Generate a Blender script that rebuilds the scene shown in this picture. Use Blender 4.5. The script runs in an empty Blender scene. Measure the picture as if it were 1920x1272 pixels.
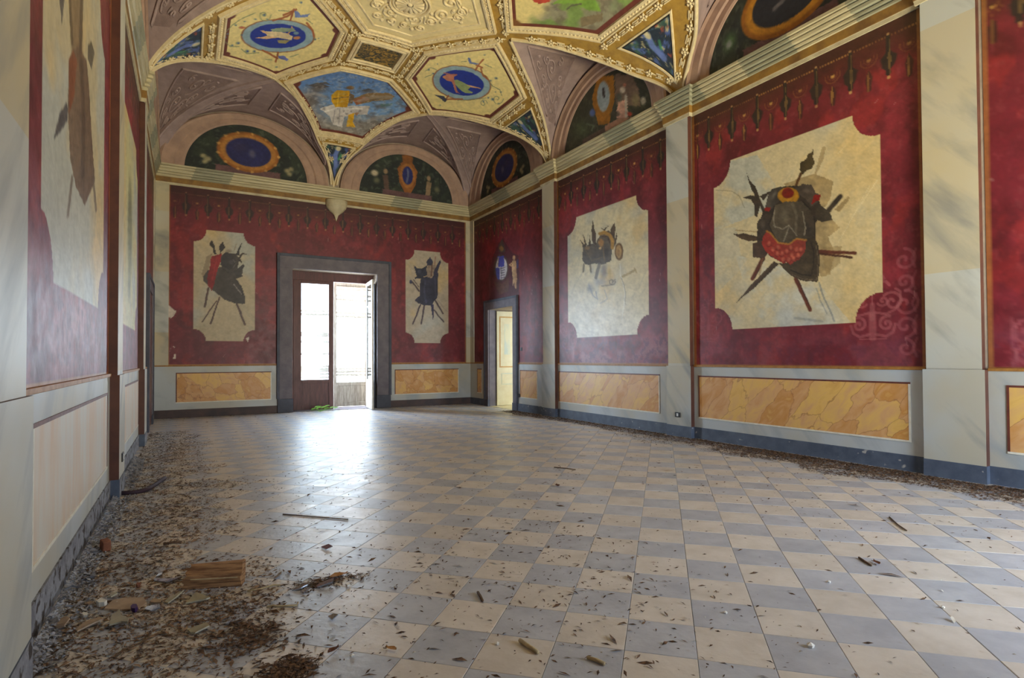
import bpy, bmesh, math, random
import numpy as np
from mathutils import Matrix, Vector, geometry

random.seed(7)
RNG = np.random.default_rng(11)
scene = bpy.context.scene

# ------------------------------------------------------------------ camera
F_PX, CY_PX, H_CAM = 1055.475, 652.558, 1.4
yaw, pit, rol = math.radians(30.062), math.radians(1.027), math.radians(-0.273)
FW = np.array([math.sin(yaw) * math.cos(pit), math.cos(yaw) * math.cos(pit), math.sin(pit)])
RT0 = np.array([math.cos(yaw), -math.sin(yaw), 0.0])
UP0 = np.cross(RT0, FW)
RT = RT0 * math.cos(rol) + UP0 * math.sin(rol)
UP = -RT0 * math.sin(rol) + UP0 * math.cos(rol)
CAM = np.array([0.0, 0.0, H_CAM])
cd = bpy.data.cameras.new('camera')
cd.sensor_width = 36.0
cd.lens = 36.0 * F_PX / 1920.0
cd.shift_y = (CY_PX - 636.0) / 1920.0
cd.clip_start = 0.05
cam = bpy.data.objects.new('camera', cd)
scene.collection.objects.link(cam)
cam.matrix_world = Matrix([[RT[i], UP[i], -FW[i], CAM[i]] for i in range(3)] + [[0, 0, 0, 1]])
scene.camera = cam

# ------------------------------------------------------------------ light
world = bpy.data.worlds.new('sky')
scene.world = world
world.use_nodes = True
wb = world.node_tree.nodes['Background']
wb.inputs['Color'].default_value = (0.74, 0.87, 1.0, 1)
wb.inputs['Strength'].default_value = 12.0

def area(name, loc, target, sx, sy, power, col, portal=False, spread=180):
    l = bpy.data.lights.new(name, 'AREA')
    l.shape = 'RECTANGLE'; l.size = sx; l.size_y = sy; l.energy = power; l.color = col
    l.spread = math.radians(spread)
    if portal:
        l.cycles.is_portal = True
    o = bpy.data.objects.new(name, l); scene.collection.objects.link(o)
    o.location = loc
    o.rotation_euler = (Vector(target) - Vector(loc)).to_track_quat('-Z', 'Y').to_euler()
    return o
# daylight of the open french door (far end); warm ceiling lamp added outside an unseen, assumed front door
area('door_daylight', (0.7, 19.4, 2.7), (3.6, 16.0, 1.9), 3.4, 4.0, 2450, (0.72, 0.85, 1.0))
area('ceiling_fill_light', (5.5, -2.5, 0.5), (3.4, 7.0, 7.8), 1.7, 1.4, 225, (1.0, 0.86, 0.47), spread=85)
area('front_opening_portal', (5.5, -1.95, 1.7), (5.5, 0, 1.7), 2.4, 3.4, 1, (1, 1, 1), portal=True)
area('door_portal', (3.54, 16.7, 1.9), (3.54, 10, 1.9), 2.3, 3.8, 1, (1, 1, 1), portal=True)
area('passage_portal', (9.3, 13.78, 1.4), (7, 13.78, 1.4), 1.6, 2.8, 1, (1, 1, 1), portal=True)
scene.view_settings.view_transform = 'Standard'
scene.view_settings.look = 'None'
scene.view_settings.gamma = 1.0
scene.view_settings.use_curve_mapping = False
scene.view_settings.exposure = 0.6

# ------------------------------------------------------------------ room numbers (metres)
XL, XR, YB, YF = -0.678, 7.627, 15.728, -1.45
XC = 0.5 * (XL + XR)
YM = 0.5 * (YB + YF)
ZD, ZC0, ZC1 = 1.245, 5.60, 6.07            # dado top, cornice bottom and top
PIL = [(10.99, 11.56), (6.86, 7.43), (2.73, 3.33)]

def project(P):
    v = np.asarray(P, float) - CAM
    z = v @ FW
    z = np.where(np.abs(z) < 1e-6, 1e-6, z)
    return np.stack([960 + F_PX * (v @ RT) / z, CY_PX - F_PX * (v @ UP) / z], -1)
def ray(px, py): return FW + RT * (px - 960) / F_PX - UP * (py - CY_PX) / F_PX
def on_x(px, py, x): v = ray(px, py); return CAM + v * (x - CAM[0]) / v[0]
def on_y(px, py, y): v = ray(px, py); return CAM + v * (y - CAM[1]) / v[1]
def on_z(px, py, z=0.0): v = ray(px, py); return CAM + v * (z - CAM[2]) / v[2]

# ------------------------------------------------------------------ noise and colour
def _h(ix, iy, s):
    n = (ix * 374761393 + iy * 668265263 + s * 974634777) & 0x7fffffff
    n = ((n ^ (n >> 13)) * 1274126177) & 0x7fffffff
    return ((n ^ (n >> 16)) & 0xffff) / 65535.0
def vnoise(x, y, s=0):
    x = np.asarray(x, float); y = np.asarray(y, float)
    xi = np.floor(x).astype(np.int64); yi = np.floor(y).astype(np.int64)
    fx = x - xi; fy = y - yi
    fx = fx * fx * (3 - 2 * fx); fy = fy * fy * (3 - 2 * fy)
    a = _h(xi, yi, s); b = _h(xi + 1, yi, s); c = _h(xi, yi + 1, s); d = _h(xi + 1, yi + 1, s)
    return (a * (1 - fx) + b * fx) * (1 - fy) + (c * (1 - fx) + d * fx) * fy
def fbm(x, y, s=0, o=4):
    t = 0; a = 0.5; n = 0
    for i in range(o):
        t = t + a * vnoise(x * 2 ** i, y * 2 ** i, s + i * 17); n += a; a *= 0.55
    return t / n
def lin(c):
    c = np.asarray(c, float) / 255.0
    return np.where(c <= 0.04045, c / 12.92, ((np.clip(c, 0, None) + 0.055) / 1.055) ** 2.4)
def L4(c): return tuple(float(v) for v in lin(c)) + (1.0,)
def sstep(a, b, x):
    t = np.clip((x - a) / (b - a), 0, 1); return t * t * (3 - 2 * t)

# ------------------------------------------------------------------ materials
MATS = {}
def mat(name, c1, c2=None, scale=6.0, rough=0.6, bump=0.0, bscale=40.0, metal=0.0, stretch=None, rot=None,
        lo=0.35, hi=0.65, dist=0.0, attr=None, spots=None, rand=0.0, rough_var=0.12, spec=0.5):
    """procedural material: two colours mixed by noise, fine relief, uneven gloss"""
    if name in MATS: return MATS[name]
    m = bpy.data.materials.new(name); m.use_nodes = True
    nt = m.node_tree; N = nt.nodes; K = nt.links.new
    b = N['Principled BSDF']
    tc = N.new('ShaderNodeTexCoord'); mp = N.new('ShaderNodeMapping')
    K(tc.outputs['Object'], mp.inputs['Vector'])
    if stretch: mp.inputs['Scale'].default_value = stretch
    if rot: mp.inputs['Rotation'].default_value = rot
    vec = mp.outputs['Vector']
    if rand:
        oi = N.new('ShaderNodeObjectInfo'); ad = N.new('ShaderNodeVectorMath'); ad.operation = 'MULTIPLY_ADD'
        cb = N.new('ShaderNodeCombineXYZ')
        for i in range(3): K(oi.outputs['Random'], cb.inputs[i])
        K(cb.outputs[0], ad.inputs[0]); ad.inputs[1].default_value = (37, 53, 71); K(vec, ad.inputs[2])
        vec = ad.outputs[0]
    nz = N.new('ShaderNodeTexNoise'); nz.inputs['Scale'].default_value = scale
    nz.inputs['Detail'].default_value = 6; nz.inputs['Roughness'].default_value = 0.6
    nz.inputs['Distortion'].default_value = dist
    K(vec, nz.inputs['Vector'])
    rp = N.new('ShaderNodeMapRange'); rp.inputs['From Min'].default_value = lo; rp.inputs['From Max'].default_value = hi
    K(nz.outputs['Fac'], rp.inputs['Value'])
    mx = N.new('ShaderNodeMix'); mx.data_type = 'RGBA'
    K(rp.outputs[0], mx.inputs['Factor'])
    if attr:
        at = N.new('ShaderNodeAttribute'); at.attribute_name = attr
        hs = N.new('ShaderNodeHueSaturation'); hs.inputs['Value'].default_value = 0.86
        K(at.outputs['Color'], hs.inputs['Color'])
        K(at.outputs['Color'], mx.inputs['A']); K(hs.outputs['Color'], mx.inputs['B'])
    else:
        mx.inputs['A'].default_value = L4(c1); mx.inputs['B'].default_value = L4(c2 or [v * 0.88 for v in c1])
    col = mx.outputs['Result']
    if rand:
        hv = N.new('ShaderNodeHueSaturation'); mr = N.new('ShaderNodeMapRange')
        mr.inputs['To Min'].default_value = 1 - rand; mr.inputs['To Max'].default_value = 1 + rand
        K(oi.outputs['Random'], mr.inputs['Value']); K(mr.outputs[0], hv.inputs['Value']); K(col, hv.inputs['Color'])
        col = hv.outputs['Color']
    if spots:
        sn = N.new('ShaderNodeTexNoise'); sn.inputs['Scale'].default_value = spots[1]; sn.inputs['Detail'].default_value = 5
        K(mp.outputs['Vector'], sn.inputs['Vector'])
        sr = N.new('ShaderNodeMapRange'); sr.inputs['From Min'].default_value = spots[2]; sr.inputs['From Max'].default_value = spots[2] + 0.06
        K(sn.outputs['Fac'], sr.inputs['Value'])
        m2 = N.new('ShaderNodeMix'); m2.data_type = 'RGBA'
        K(sr.outputs[0], m2.inputs['Factor']); K(col, m2.inputs['A']); m2.inputs['B'].default_value = L4(spots[0])
        col = m2.outputs['Result']
    K(col, b.inputs['Base Color'])
    b.inputs['Metallic'].default_value = metal
    b.inputs['Specular IOR Level'].default_value = spec
    r2 = N.new('ShaderNodeMapRange'); r2.inputs['To Min'].default_value = max(0.03, rough - rough_var); r2.inputs['To Max'].default_value = min(1, rough + rough_var)
    K(nz.outputs['Fac'], r2.inputs['Value']); K(r2.outputs[0], b.inputs['Roughness'])
    if bump:
        bn = N.new('ShaderNodeTexNoise'); bn.inputs['Scale'].default_value = bscale; bn.inputs['Detail'].default_value = 5
        K(mp.outputs['Vector'], bn.inputs['Vector'])
        bp = N.new('ShaderNodeBump'); bp.inputs['Strength'].default_value = bump; bp.inputs['Distance'].default_value = 0.01
        K(bn.outputs['Fac'], bp.inputs['Height']); K(bp.outputs['Normal'], b.inputs['Normal'])
    MATS[name] = m
    return m

def mat_breccia(name, cols, vein, scale=3.2):
    """painted yellow marble: angular ochre pieces with reddish cracks"""
    if name in MATS: return MATS[name]
    m = bpy.data.materials.new(name); m.use_nodes = True
    nt = m.node_tree; N = nt.nodes; K = nt.links.new; b = N['Principled BSDF']
    tc = N.new('ShaderNodeTexCoord'); mp = N.new('ShaderNodeMapping'); K(tc.outputs['Object'], mp.inputs['Vector'])
    mp.vector_type = 'TEXTURE'; mp.inputs['Scale'].default_value = (0.7, 1.15, 0.42); mp.inputs['Rotation'].default_value = (-0.75, 0.7, 0)
    nz = N.new('ShaderNodeTexNoise'); nz.inputs['Scale'].default_value = 4; nz.inputs['Detail'].default_value = 5
    K(mp.outputs[0], nz.inputs['Vector'])
    ad = N.new('ShaderNodeMix'); ad.data_type = 'VECTOR'; ad.inputs['Factor'].default_value = 0.24
    K(mp.outputs[0], ad.inputs['A']); K(nz.outputs['Color'], ad.inputs['B'])
    vo = N.new('ShaderNodeTexVoronoi'); vo.inputs['Randomness'].default_value = 1.0; vo.inputs['Scale'].default_value = scale; K(ad.outputs['Result'], vo.inputs['Vector'])
    ve = N.new('ShaderNodeTexVoronoi'); ve.feature = 'DISTANCE_TO_EDGE'; ve.inputs['Scale'].default_value = scale
    K(ad.outputs['Result'], ve.inputs['Vector'])
    sp = N.new('ShaderNodeSeparateColor'); K(vo.outputs['Color'], sp.inputs[0])
    cr = N.new('ShaderNodeValToRGB'); e = cr.color_ramp.elements
    e[0].color = L4(cols[0]); e[1].color = L4(cols[-1])
    for i, c in enumerate(cols[1:-1]):
        k = e.new((i + 1) / (len(cols) - 1)); k.color = L4(c)
    av = N.new('ShaderNodeMath'); av.operation = 'MULTIPLY_ADD'; av.inputs[1].default_value = 0.42
    n2 = N.new('ShaderNodeTexNoise'); n2.inputs['Scale'].default_value = 3.4; n2.inputs['Detail'].default_value = 6; n2.inputs['Distortion'].default_value = 0.8; K(mp.outputs[0], n2.inputs['Vector'])
    s2 = N.new('ShaderNodeMath'); s2.operation = 'MULTIPLY'; s2.inputs[1].default_value = 0.75; K(n2.outputs['Fac'], s2.inputs[0])
    K(sp.outputs[0], av.inputs[0]); K(s2.outputs[0], av.inputs[2]); K(av.outputs[0], cr.inputs['Fac'])
    rg = N.new('ShaderNodeMapRange'); rg.inputs['From Min'].default_value = 0.0; rg.inputs['From Max'].default_value = 0.022
    rg.inputs['To Min'].default_value = 0.95; rg.inputs['To Max'].default_value = 0; K(ve.outputs['Distance'], rg.inputs['Value'])
    ml = N.new('ShaderNodeMath'); ml.operation = 'MULTIPLY'; K(rg.outputs[0], ml.inputs[0]); K(nz.outputs['Fac'], ml.inputs[1])
    mx = N.new('ShaderNodeMix'); mx.data_type = 'RGBA'; K(ml.outputs[0], mx.inputs['Factor']); K(cr.outputs[0], mx.inputs['A']); mx.inputs['B'].default_value = L4(vein)
    K(mx.outputs['Result'], b.inputs['Base Color']); b.inputs['Roughness'].default_value = 0.42
    MATS[name] = m
    return m

def mat_marble(name, base, warm, vein, rough=0.42, rot=(0.85, 0.5, 0), block=0.0):
    """painted veined marble: pale ground with slanting soft grey streaks and warm clouds"""
    if name in MATS: return MATS[name]
    m = bpy.data.materials.new(name); m.use_nodes = True
    nt = m.node_tree; N = nt.nodes; K = nt.links.new; b = N['Principled BSDF']
    tc = N.new('ShaderNodeTexCoord'); mp = N.new('ShaderNodeMapping'); mp.vector_type = 'TEXTURE'; K(tc.outputs['Object'], mp.inputs['Vector'])
    mp.inputs['Rotation'].default_value = rot; mp.inputs['Scale'].default_value = (0.6, 1.9, 0.28)
    n1 = N.new('ShaderNodeTexNoise'); n1.inputs['Scale'].default_value = 0.9; n1.inputs['Detail'].default_value = 3; K(tc.outputs['Object'], n1.inputs['Vector'])
    n2 = N.new('ShaderNodeTexNoise'); n2.inputs['Scale'].default_value = 1.1; n2.inputs['Detail'].default_value = 6; n2.inputs['Distortion'].default_value = 0.25
    K(mp.outputs[0], n2.inputs['Vector'])
    r1 = N.new('ShaderNodeMapRange'); r1.inputs['From Min'].default_value = 0.4; r1.inputs['From Max'].default_value = 0.6; K(n1.outputs['Fac'], r1.inputs['Value'])
    fac = r1.outputs[0]
    if block:      # painted blocks one above the other, warm and cool
        def MN(op, a, v):
            q = N.new('ShaderNodeMath'); q.operation = op; K(a, q.inputs[0]); q.inputs[1].default_value = v; return q.outputs[0]
        sx = N.new('ShaderNodeSeparateXYZ'); K(tc.outputs['Object'], sx.inputs[0])
        ry = MN('MULTIPLY', MN('FLOOR', MN('DIVIDE', sx.outputs[1], 2.06), 0), 0.37)
        ad = N.new('ShaderNodeMath'); ad.operation = 'ADD'; K(MN('DIVIDE', sx.outputs[2], block), ad.inputs[0]); K(ry, ad.inputs[1])
        fl = N.new('ShaderNodeMath'); fl.operation = 'FLOOR'; K(ad.outputs[0], fl.inputs[0])
        wn = N.new('ShaderNodeTexWhiteNoise'); wn.noise_dimensions = '1D'; K(fl.outputs[0], wn.inputs['W'])
        mm = N.new('ShaderNodeMath'); mm.operation = 'MULTIPLY_ADD'; mm.inputs[1].default_value = 0.75; K(wn.outputs['Value'], mm.inputs[0]); K(MN('MULTIPLY', r1.outputs[0], 0.25), mm.inputs[2]); fac = mm.outputs[0]
    m1 = N.new('ShaderNodeMix'); m1.data_type = 'RGBA'; K(fac, m1.inputs['Factor']); m1.inputs['A'].default_value = L4(base); m1.inputs['B'].default_value = L4(warm)
    r2 = N.new('ShaderNodeMapRange'); r2.inputs['From Min'].default_value = 0.5; r2.inputs['From Max'].default_value = 0.74
    r2.inputs['To Min'].default_value = 0; r2.inputs['To Max'].default_value = 0.8; K(n2.outputs['Fac'], r2.inputs['Value'])
    m2 = N.new('ShaderNodeMix'); m2.data_type = 'RGBA'; K(r2.outputs[0], m2.inputs['Factor']); K(m1.outputs['Result'], m2.inputs['A']); m2.inputs['B'].default_value = L4(vein)
    K(m2.outputs['Result'], b.inputs['Base Color'])
    r3 = N.new('ShaderNodeMapRange'); r3.inputs['To Min'].default_value = rough - 0.1; r3.inputs['To Max'].default_value = rough + 0.12
    K(n2.outputs['Fac'], r3.inputs['Value']); K(r3.outputs[0], b.inputs['Roughness'])
    MATS[name] = m
    return m

# ------------------------------------------------------------------ object helpers
COL = scene.collection
def link(o, parent=None):
    COL.objects.link(o)
    if parent is not None: o.parent = parent
    return o
def mesh(name, V, Fc, m, parent=None, smooth=False, col=None, mi=None):
    me = bpy.data.meshes.new(name)
    V = np.asarray(V, float)
    me.from_pydata(V.tolist(), [], [tuple(int(i) for i in f) for f in Fc])
    for k in (m if isinstance(m, (list, tuple)) else [m]): me.materials.append(k)
    if mi is not None: me.polygons.foreach_set('material_index', mi)
    if smooth: me.polygons.foreach_set('use_smooth', [True] * len(me.polygons))
    if col is not None:
        ca = me.color_attributes.new('Col', 'FLOAT_COLOR', 'POINT')
        a = np.ones((len(V), 4), np.float32); a[:, :3] = col
        ca.data.foreach_set('color', a.ravel())
    me.update()
    return link(bpy.data.objects.new(name, me), parent)
def tag(o, label=None, cat=None, group=None, kind=None):
    if label: o['label'] = label
    if cat: o['category'] = cat
    if group: o['group'] = group
    if kind: o['kind'] = kind
    return o
def empty(name, loc=(0, 0, 0), parent=None):
    o = bpy.data.objects.new(name, None); o.location = loc; o.empty_display_size = 0.1
    return link(o, parent)
BOXF = [(0, 3, 2, 1), (4, 5, 6, 7), (0, 1, 5, 4), (1, 2, 6, 5), (2, 3, 7, 6), (3, 0, 4, 7)]
class MB:
    """collects shapes for one mesh"""
    def __init__(s): s.V = []; s.F = []
    def add(s, V, F):
        n = len(s.V); s.V += [tuple(v) for v in V]; s.F += [tuple(i + n for i in f) for f in F]; return s
    def box(s, a, b):
        (x0, y0, z0), (x1, y1, z1) = np.minimum(a, b), np.maximum(a, b)
        return s.add([(x0, y0, z0), (x1, y0, z0), (x1, y1, z0), (x0, y1, z0), (x0, y0, z1), (x1, y0, z1), (x1, y1, z1), (x0, y1, z1)], BOXF)
    def obox(s, o, ax, ay, az):
        """box from corner o along three edge vectors"""
        o, ax, ay, az = map(np.asarray, (o, ax, ay, az))
        p = [o, o + ax, o + ax + ay, o + ay]
        return s.add(p + [q + az for q in p], BOXF)
    def tube(s, pts, r, n=6, r1=None):
        pts = [Vector(p) for p in pts]; k = len(pts); V = []
        for i, p in enumerate(pts):
            t = (pts[min(i + 1, k - 1)] - pts[max(i - 1, 0)]).normalized()
            a = t.orthogonal().normalized() if i == 0 else (a - t * a.dot(t)).normalized()
            bb = t.cross(a); rr = r if r1 is None else r + (r1 - r) * i / (k - 1)
            V += [p + rr * (math.cos(j * 2 * math.pi / n) * a + math.sin(j * 2 * math.pi / n) * bb) for j in range(n)]
        F = [(i * n + j, i * n + (j + 1) % n, (i + 1) * n + (j + 1) % n, (i + 1) * n + j) for i in range(k - 1) for j in range(n)]
        F += [tuple(range(n))[::-1], tuple((k - 1) * n + j for j in range(n))]
        return s.add(V, F)
    def prism(s, poly, d):
        """polygon (3-D points) pushed along vector d"""
        n = len(poly); P = [np.asarray(p, float) for p in poly]; d = np.asarray(d, float)
        return s.add(P + [p + d for p in P], [tuple(range(n))[::-1], tuple(range(n, 2 * n))] + [(i, (i + 1) % n, n + (i + 1) % n, n + i) for i in range(n)])
    def build(s, name, m, parent=None, smooth=False, bevel=0):
        o = mesh(name, s.V, s.F, m, parent, smooth)
        if bevel:
            md = o.modifiers.new('bevel', 'BEVEL'); md.width = bevel; md.segments = 2; md.limit_method = 'ANGLE'
        return o
def sweep(path, side, nrm, prof, closed=False):
    """profile (offset, height) swept along 3-D path with side / normal vectors"""
    path, side, nrm = map(np.asarray, (path, side, nrm))
    n, k = len(path), len(prof)
    V = [path[i] + side[i] * o + nrm[i] * h for i in range(n) for o, h in prof]
    F = []
    for i in range(n if closed else n - 1):
        j = (i + 1) % n
        F += [(i * k + q, i * k + q + 1, j * k + q + 1, j * k + q) for q in range(k - 1)]
    return V, F
def catmull(P, n=8, closed=False):
    P = [np.asarray(p, float) for p in P]; out = []
    m = len(P)
    for i in range(m if closed else m - 1):
        p0 = P[i - 1] if (closed or i > 0) else 2 * P[0] - P[1]
        p1, p2 = P[i], P[(i + 1) % m]
        p3 = P[(i + 2) % m] if (closed or i + 2 < m) else 2 * P[-1] - P[-2]
        for t in np.linspace(0, 1, n, endpoint=False):
            out.append(0.5 * (2 * p1 + (p2 - p0) * t + (2 * p0 - 5 * p1 + 4 * p2 - p3) * t * t + (3 * p1 - p0 - 3 * p2 + p3) * t ** 3))
    if not closed: out.append(P[-1])
    return out
def resample(P, d, closed=False):
    P = [np.asarray(p, float) for p in P]
    if closed: P = P + [P[0]]
    out = []
    for a, b in zip(P[:-1], P[1:]):
        n = max(1, int(round(np.linalg.norm(b - a) / d)))
        out += [a + (b - a) * i / n for i in range(n)]
    if not closed: out.append(P[-1])
    return out
def spiral(cx, cy, r, turns=1.5, d=1, ph=0.0, n=26, r_end=0.12):
    return [(cx + r * (1 - (1 - r_end) * t) * math.cos(ph + d * t * turns * 2 * math.pi), cy + r * (1 - (1 - r_end) * t) * math.sin(ph + d * t * turns * 2 * math.pi)) for t in np.linspace(0, 1, n)]

# ------------------------------------------------------------------ fresco painter (colours per vertex)
class Canvas:
    def __init__(s, P, U, base):
        s.P = P; s.U = U; s.px = project(P); s.n = len(P)
        s.c = np.tile(np.asarray(base, float), (s.n, 1)); s.lab = np.zeros(s.n, int); s.Q = s.px
        q = s.px * 0.13; s.pxw = s.px + 1.9 * np.stack([fbm(q[:, 0], q[:, 1], 51, 3) - .5, fbm(q[:, 0] + 40, q[:, 1], 57, 3) - .5], -1)   # hand-drawn edges
        s.fn = fbm(s.px[:, 0] * 0.09, s.px[:, 1] * 0.09, 3)
    def use(s, what, tf=None):
        """paint coordinates: photo pixels ('px', optionally of a crop: x0, y0, scale) or metres ('uv')"""
        s.Q = s.pxw if what == 'px' else s.U
        if tf: s.Q = (s.Q - np.array(tf[:2])) * tf[2]
        return s
    def blend(s, a, col, var=0.12):
        a = np.clip(a, 0, 1)[:, None]
        col = np.asarray(col, float)
        cc = col * (1 + var * 2 * (s.fn[:, None] - 0.5)) if col.ndim == 1 else col
        s.c = s.c * (1 - a) + cc * a
    def inside(s, pts):
        x, y = s.Q[:, 0], s.Q[:, 1]; r = np.zeros(s.n, bool); k = len(pts)
        for i in range(k):
            (x0, y0), (x1, y1) = pts[i], pts[(i + 1) % k]
            if y0 == y1: continue
            c = ((y0 > y) != (y1 > y)) & (x < (x1 - x0) * (y - y0) / (y1 - y0) + x0)
            r ^= c
        return r
    def poly(s, pts, col, alpha=1.0, var=0.16, lab=None, shade=None):
        m = s.inside(pts); s.blend(m * alpha, col, var)
        if lab is not None: s.lab[m] = lab
        if shade is not None:    # painted modelling: second colour towards one side of the shape
            p = np.asarray(pts, float); d = np.asarray(shade[0], float); d /= np.linalg.norm(d)
            t = s.Q @ d; lo, hi = (p @ d).min(), (p @ d).max()
            s.blend(m * np.clip((t - lo) / (hi - lo), 0, 1) * shade[2], shade[1], var)
        return m
    def dist(s, pts):
        pts = np.asarray(pts, float); d = np.full(s.n, 1e9)
        for a, b in zip(pts[:-1], pts[1:]):
            ab = b - a; t = np.clip(((s.Q - a) @ ab) / max(1e-9, ab @ ab), 0, 1)
            d = np.minimum(d, np.hypot(*(s.Q - a - t[:, None] * ab).T))
        return d
    def near(s, pts, pad):
        p = np.asarray(pts, float)
        return (s.Q[:, 0] > p[:, 0].min() - pad) & (s.Q[:, 0] < p[:, 0].max() + pad) & (s.Q[:, 1] > p[:, 1].min() - pad) & (s.Q[:, 1] < p[:, 1].max() + pad)
    def stroke(s, pts, w, col, alpha=1.0, lab=None, soft=0.35):
        idx = np.nonzero(s.near(pts, w))[0]
        if not len(idx): return
        Q = s.Q; s.Q = Q[idx]; n = s.n; s.n = len(idx); d = s.dist(pts); s.Q = Q; s.n = n
        a = np.zeros(n); a[idx] = (1 - sstep(w * 0.5 * (1 - soft), w * 0.5 * (1 + soft), d)) * alpha
        s.blend(a, col)
        if lab is not None: s.lab[a > 0.5] = lab
    def blob(s, cx, cy, rx, ry, col, alpha=1.0, rot=0.0, hard=0.5, lab=None, var=0.12):
        x, y = s.Q[:, 0] - cx, s.Q[:, 1] - cy; c, n_ = math.cos(rot), math.sin(rot)
        r = np.hypot((x * c + y * n_) / rx, (-x * n_ + y * c) / ry)
        a = (1 - sstep(hard, 1.0, r)) * alpha
        s.blend(a, col, var)
        if lab is not None: s.lab[a > 0.5] = lab
def brushwork(c, a=.34):
    """uneven brush texture over the finished picture"""
    x, y = c.px[:, 0], c.px[:, 1]
    w_ = np.where(c.lab % 10 == 2, 1.0, .4) if c.lab.any() else 1.0
    c.c *= (1 - w_ * a / 2 + w_ * a * fbm(x * .22 + y * .08, y * .3 - x * .1, 77, 3))[:, None]
def clamp_col(c): return lin(np.clip(c, 0, 255))
# ================================================================== SETTING
M_PLASTER = mat('plaster', (176, 160, 140), (158, 142, 124), 4, 0.8, 0.3)
M_FRESCO = mat('fresco_paint', (0, 0, 0), scale=9, rough=0.45, bump=0.12, bscale=30, attr='Col', lo=0.45, hi=0.75, rough_var=0.14)
M_VAULTPAINT = mat('vault_paint', (0, 0, 0), scale=14, rough=0.7, bump=0.1, bscale=40, attr='Col', lo=0.5, hi=0.8)
M_PIL = mat_marble('painted_marble', (190, 192, 186), (192, 174, 132), (122, 124, 122), block=1.45)
M_PED = mat_marble('painted_marble_grey', (182, 186, 184), (184, 178, 160), (116, 122, 128))
M_PILSIDE = mat('pilaster_side_brown', (92, 54, 40), (74, 42, 34), 5, 0.5)
M_DADO = mat_marble('dado_marble', (186, 191, 193), (184, 180, 166), (152, 160, 166))
M_BRECCIA = mat_breccia('yellow_breccia', [(186, 118, 58), (212, 160, 82), (226, 182, 100), (214, 164, 112), (202, 142, 70), (236, 202, 134)], (132, 66, 38), scale=2.1)
M_BRECCIA_PALE = mat('rubbed_panel_paint', (210, 204, 192), (212, 178, 144), 2.4, 0.42, stretch=(1, 1.6, 0.3), lo=.4, hi=.7)
M_LINE_W = mat('white_line', (232, 228, 214), (214, 208, 192), 12, 0.5)
M_LINE_B = mat('brown_line', (112, 58, 44), (92, 46, 38), 12, 0.5)
M_GOLDLINE = mat('gold_line', (172, 122, 56), (146, 98, 46), 12, 0.5)
M_BASE = mat('blue_grey_base', (88, 98, 116), (70, 80, 98), 5, 0.55, 0.2, spots=((176, 172, 168), 9, 0.66))
M_BASE_L = mat('crumbling_base', (150, 152, 160), (112, 112, 120), 7, 0.85, 0.8, 60, spots=((58, 48, 44), 11, 0.55))
M_BASE_B = mat('brown_base', (86, 66, 62), (62, 54, 58), 3, 0.6, 0.2)
M_CREAM = mat('cornice_cream', (196, 184, 150), (170, 156, 126), 5, 0.55, 0.15)
M_CORNICE = None
M_OCHRE = mat('cornice_ochre', (150, 112, 48), (110, 78, 40), 4, 0.55)
M_STONE = mat('door_stone', (116, 108, 114), (98, 92, 100), 5, 0.6, 0.3, 50)
M_STONE_D = mat('door_stone_dark', (78, 82, 96), (66, 68, 80), 5, 0.6, 0.2)
M_WOODB = mat('brown_door_wood', (96, 48, 44), (74, 38, 36), 5, 0.45, 0.2, stretch=(4, 4, 0.6))
M_WOODG = mat('glare_pale_wood', (172, 168, 158), (132, 126, 116), 6, 0.7, 0.3, stretch=(5, 5, 0.6))  # shutter wood kept pale, painting in the glare around it
M_WHITEW = mat('white_door_paint', (214, 210, 200), (192, 186, 174), 6, 0.5)
M_CREAMDOOR = mat('cream_door_paint', (236, 226, 188), (226, 212, 168), 5, 0.5)
M_FLOORBASE = mat('floor_bed', (96, 92, 88), (80, 76, 74), 8, 0.9)

def make_cornice_mat():
    m = mat('cornice_marble', (200, 188, 152), (168, 156, 124), 4, 0.5, 0.15, stretch=(0.4, 0.4, 9))
    nt = m.node_tree; N = nt.nodes; K = nt.links.new; b = N['Principled BSDF']
    tc = N.new('ShaderNodeTexCoord'); sx = N.new('ShaderNodeSeparateXYZ'); K(tc.outputs['Object'], sx.inputs[0])
    a = N.new('ShaderNodeMath'); a.operation = 'ADD'; K(sx.outputs[0], a.inputs[0]); K(sx.outputs[1], a.inputs[1])
    d = N.new('ShaderNodeMath'); d.operation = 'DIVIDE'; d.inputs[1].default_value = 0.83; K(a.outputs[0], d.inputs[0])
    f = N.new('ShaderNodeMath'); f.operation = 'FLOOR'; K(d.outputs[0], f.inputs[0])
    wn = N.new('ShaderNodeTexWhiteNoise'); wn.noise_dimensions = '1D'; K(f.outputs[0], wn.inputs['W'])
    mr = N.new('ShaderNodeMapRange'); mr.inputs['From Min'].default_value = 0.55; mr.inputs['From Max'].default_value = 0.6; K(wn.outputs['Value'], mr.inputs['Value'])
    mx = N.new('ShaderNodeMix'); mx.data_type = 'RGBA'; mx.blend_type = 'MULTIPLY'
    old = b.inputs['Base Color'].links[0].from_socket
    K(mr.outputs[0], mx.inputs['Factor']); K(old, mx.inputs['A']); mx.inputs['B'].default_value = L4((205, 214, 222)); K(mx.outputs['Result'], b.inputs['Base Color'])
    return m
M_CORNICE = make_cornice_mat()

def wpt(w, u, v, d):
    """point on a wall: u along it, v up, d out of it into the room"""
    return {'R': (XR - d, u, v), 'L': (XL + d, u, v), 'B': (u, YB - d, v), 'F': (u, YF + d, v)}[w]
def wbox(mb, w, u0, u1, v0, v1, d0, d1): return mb.box(wpt(w, u0, v0, d0), wpt(w, u1, v1, d1))

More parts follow.
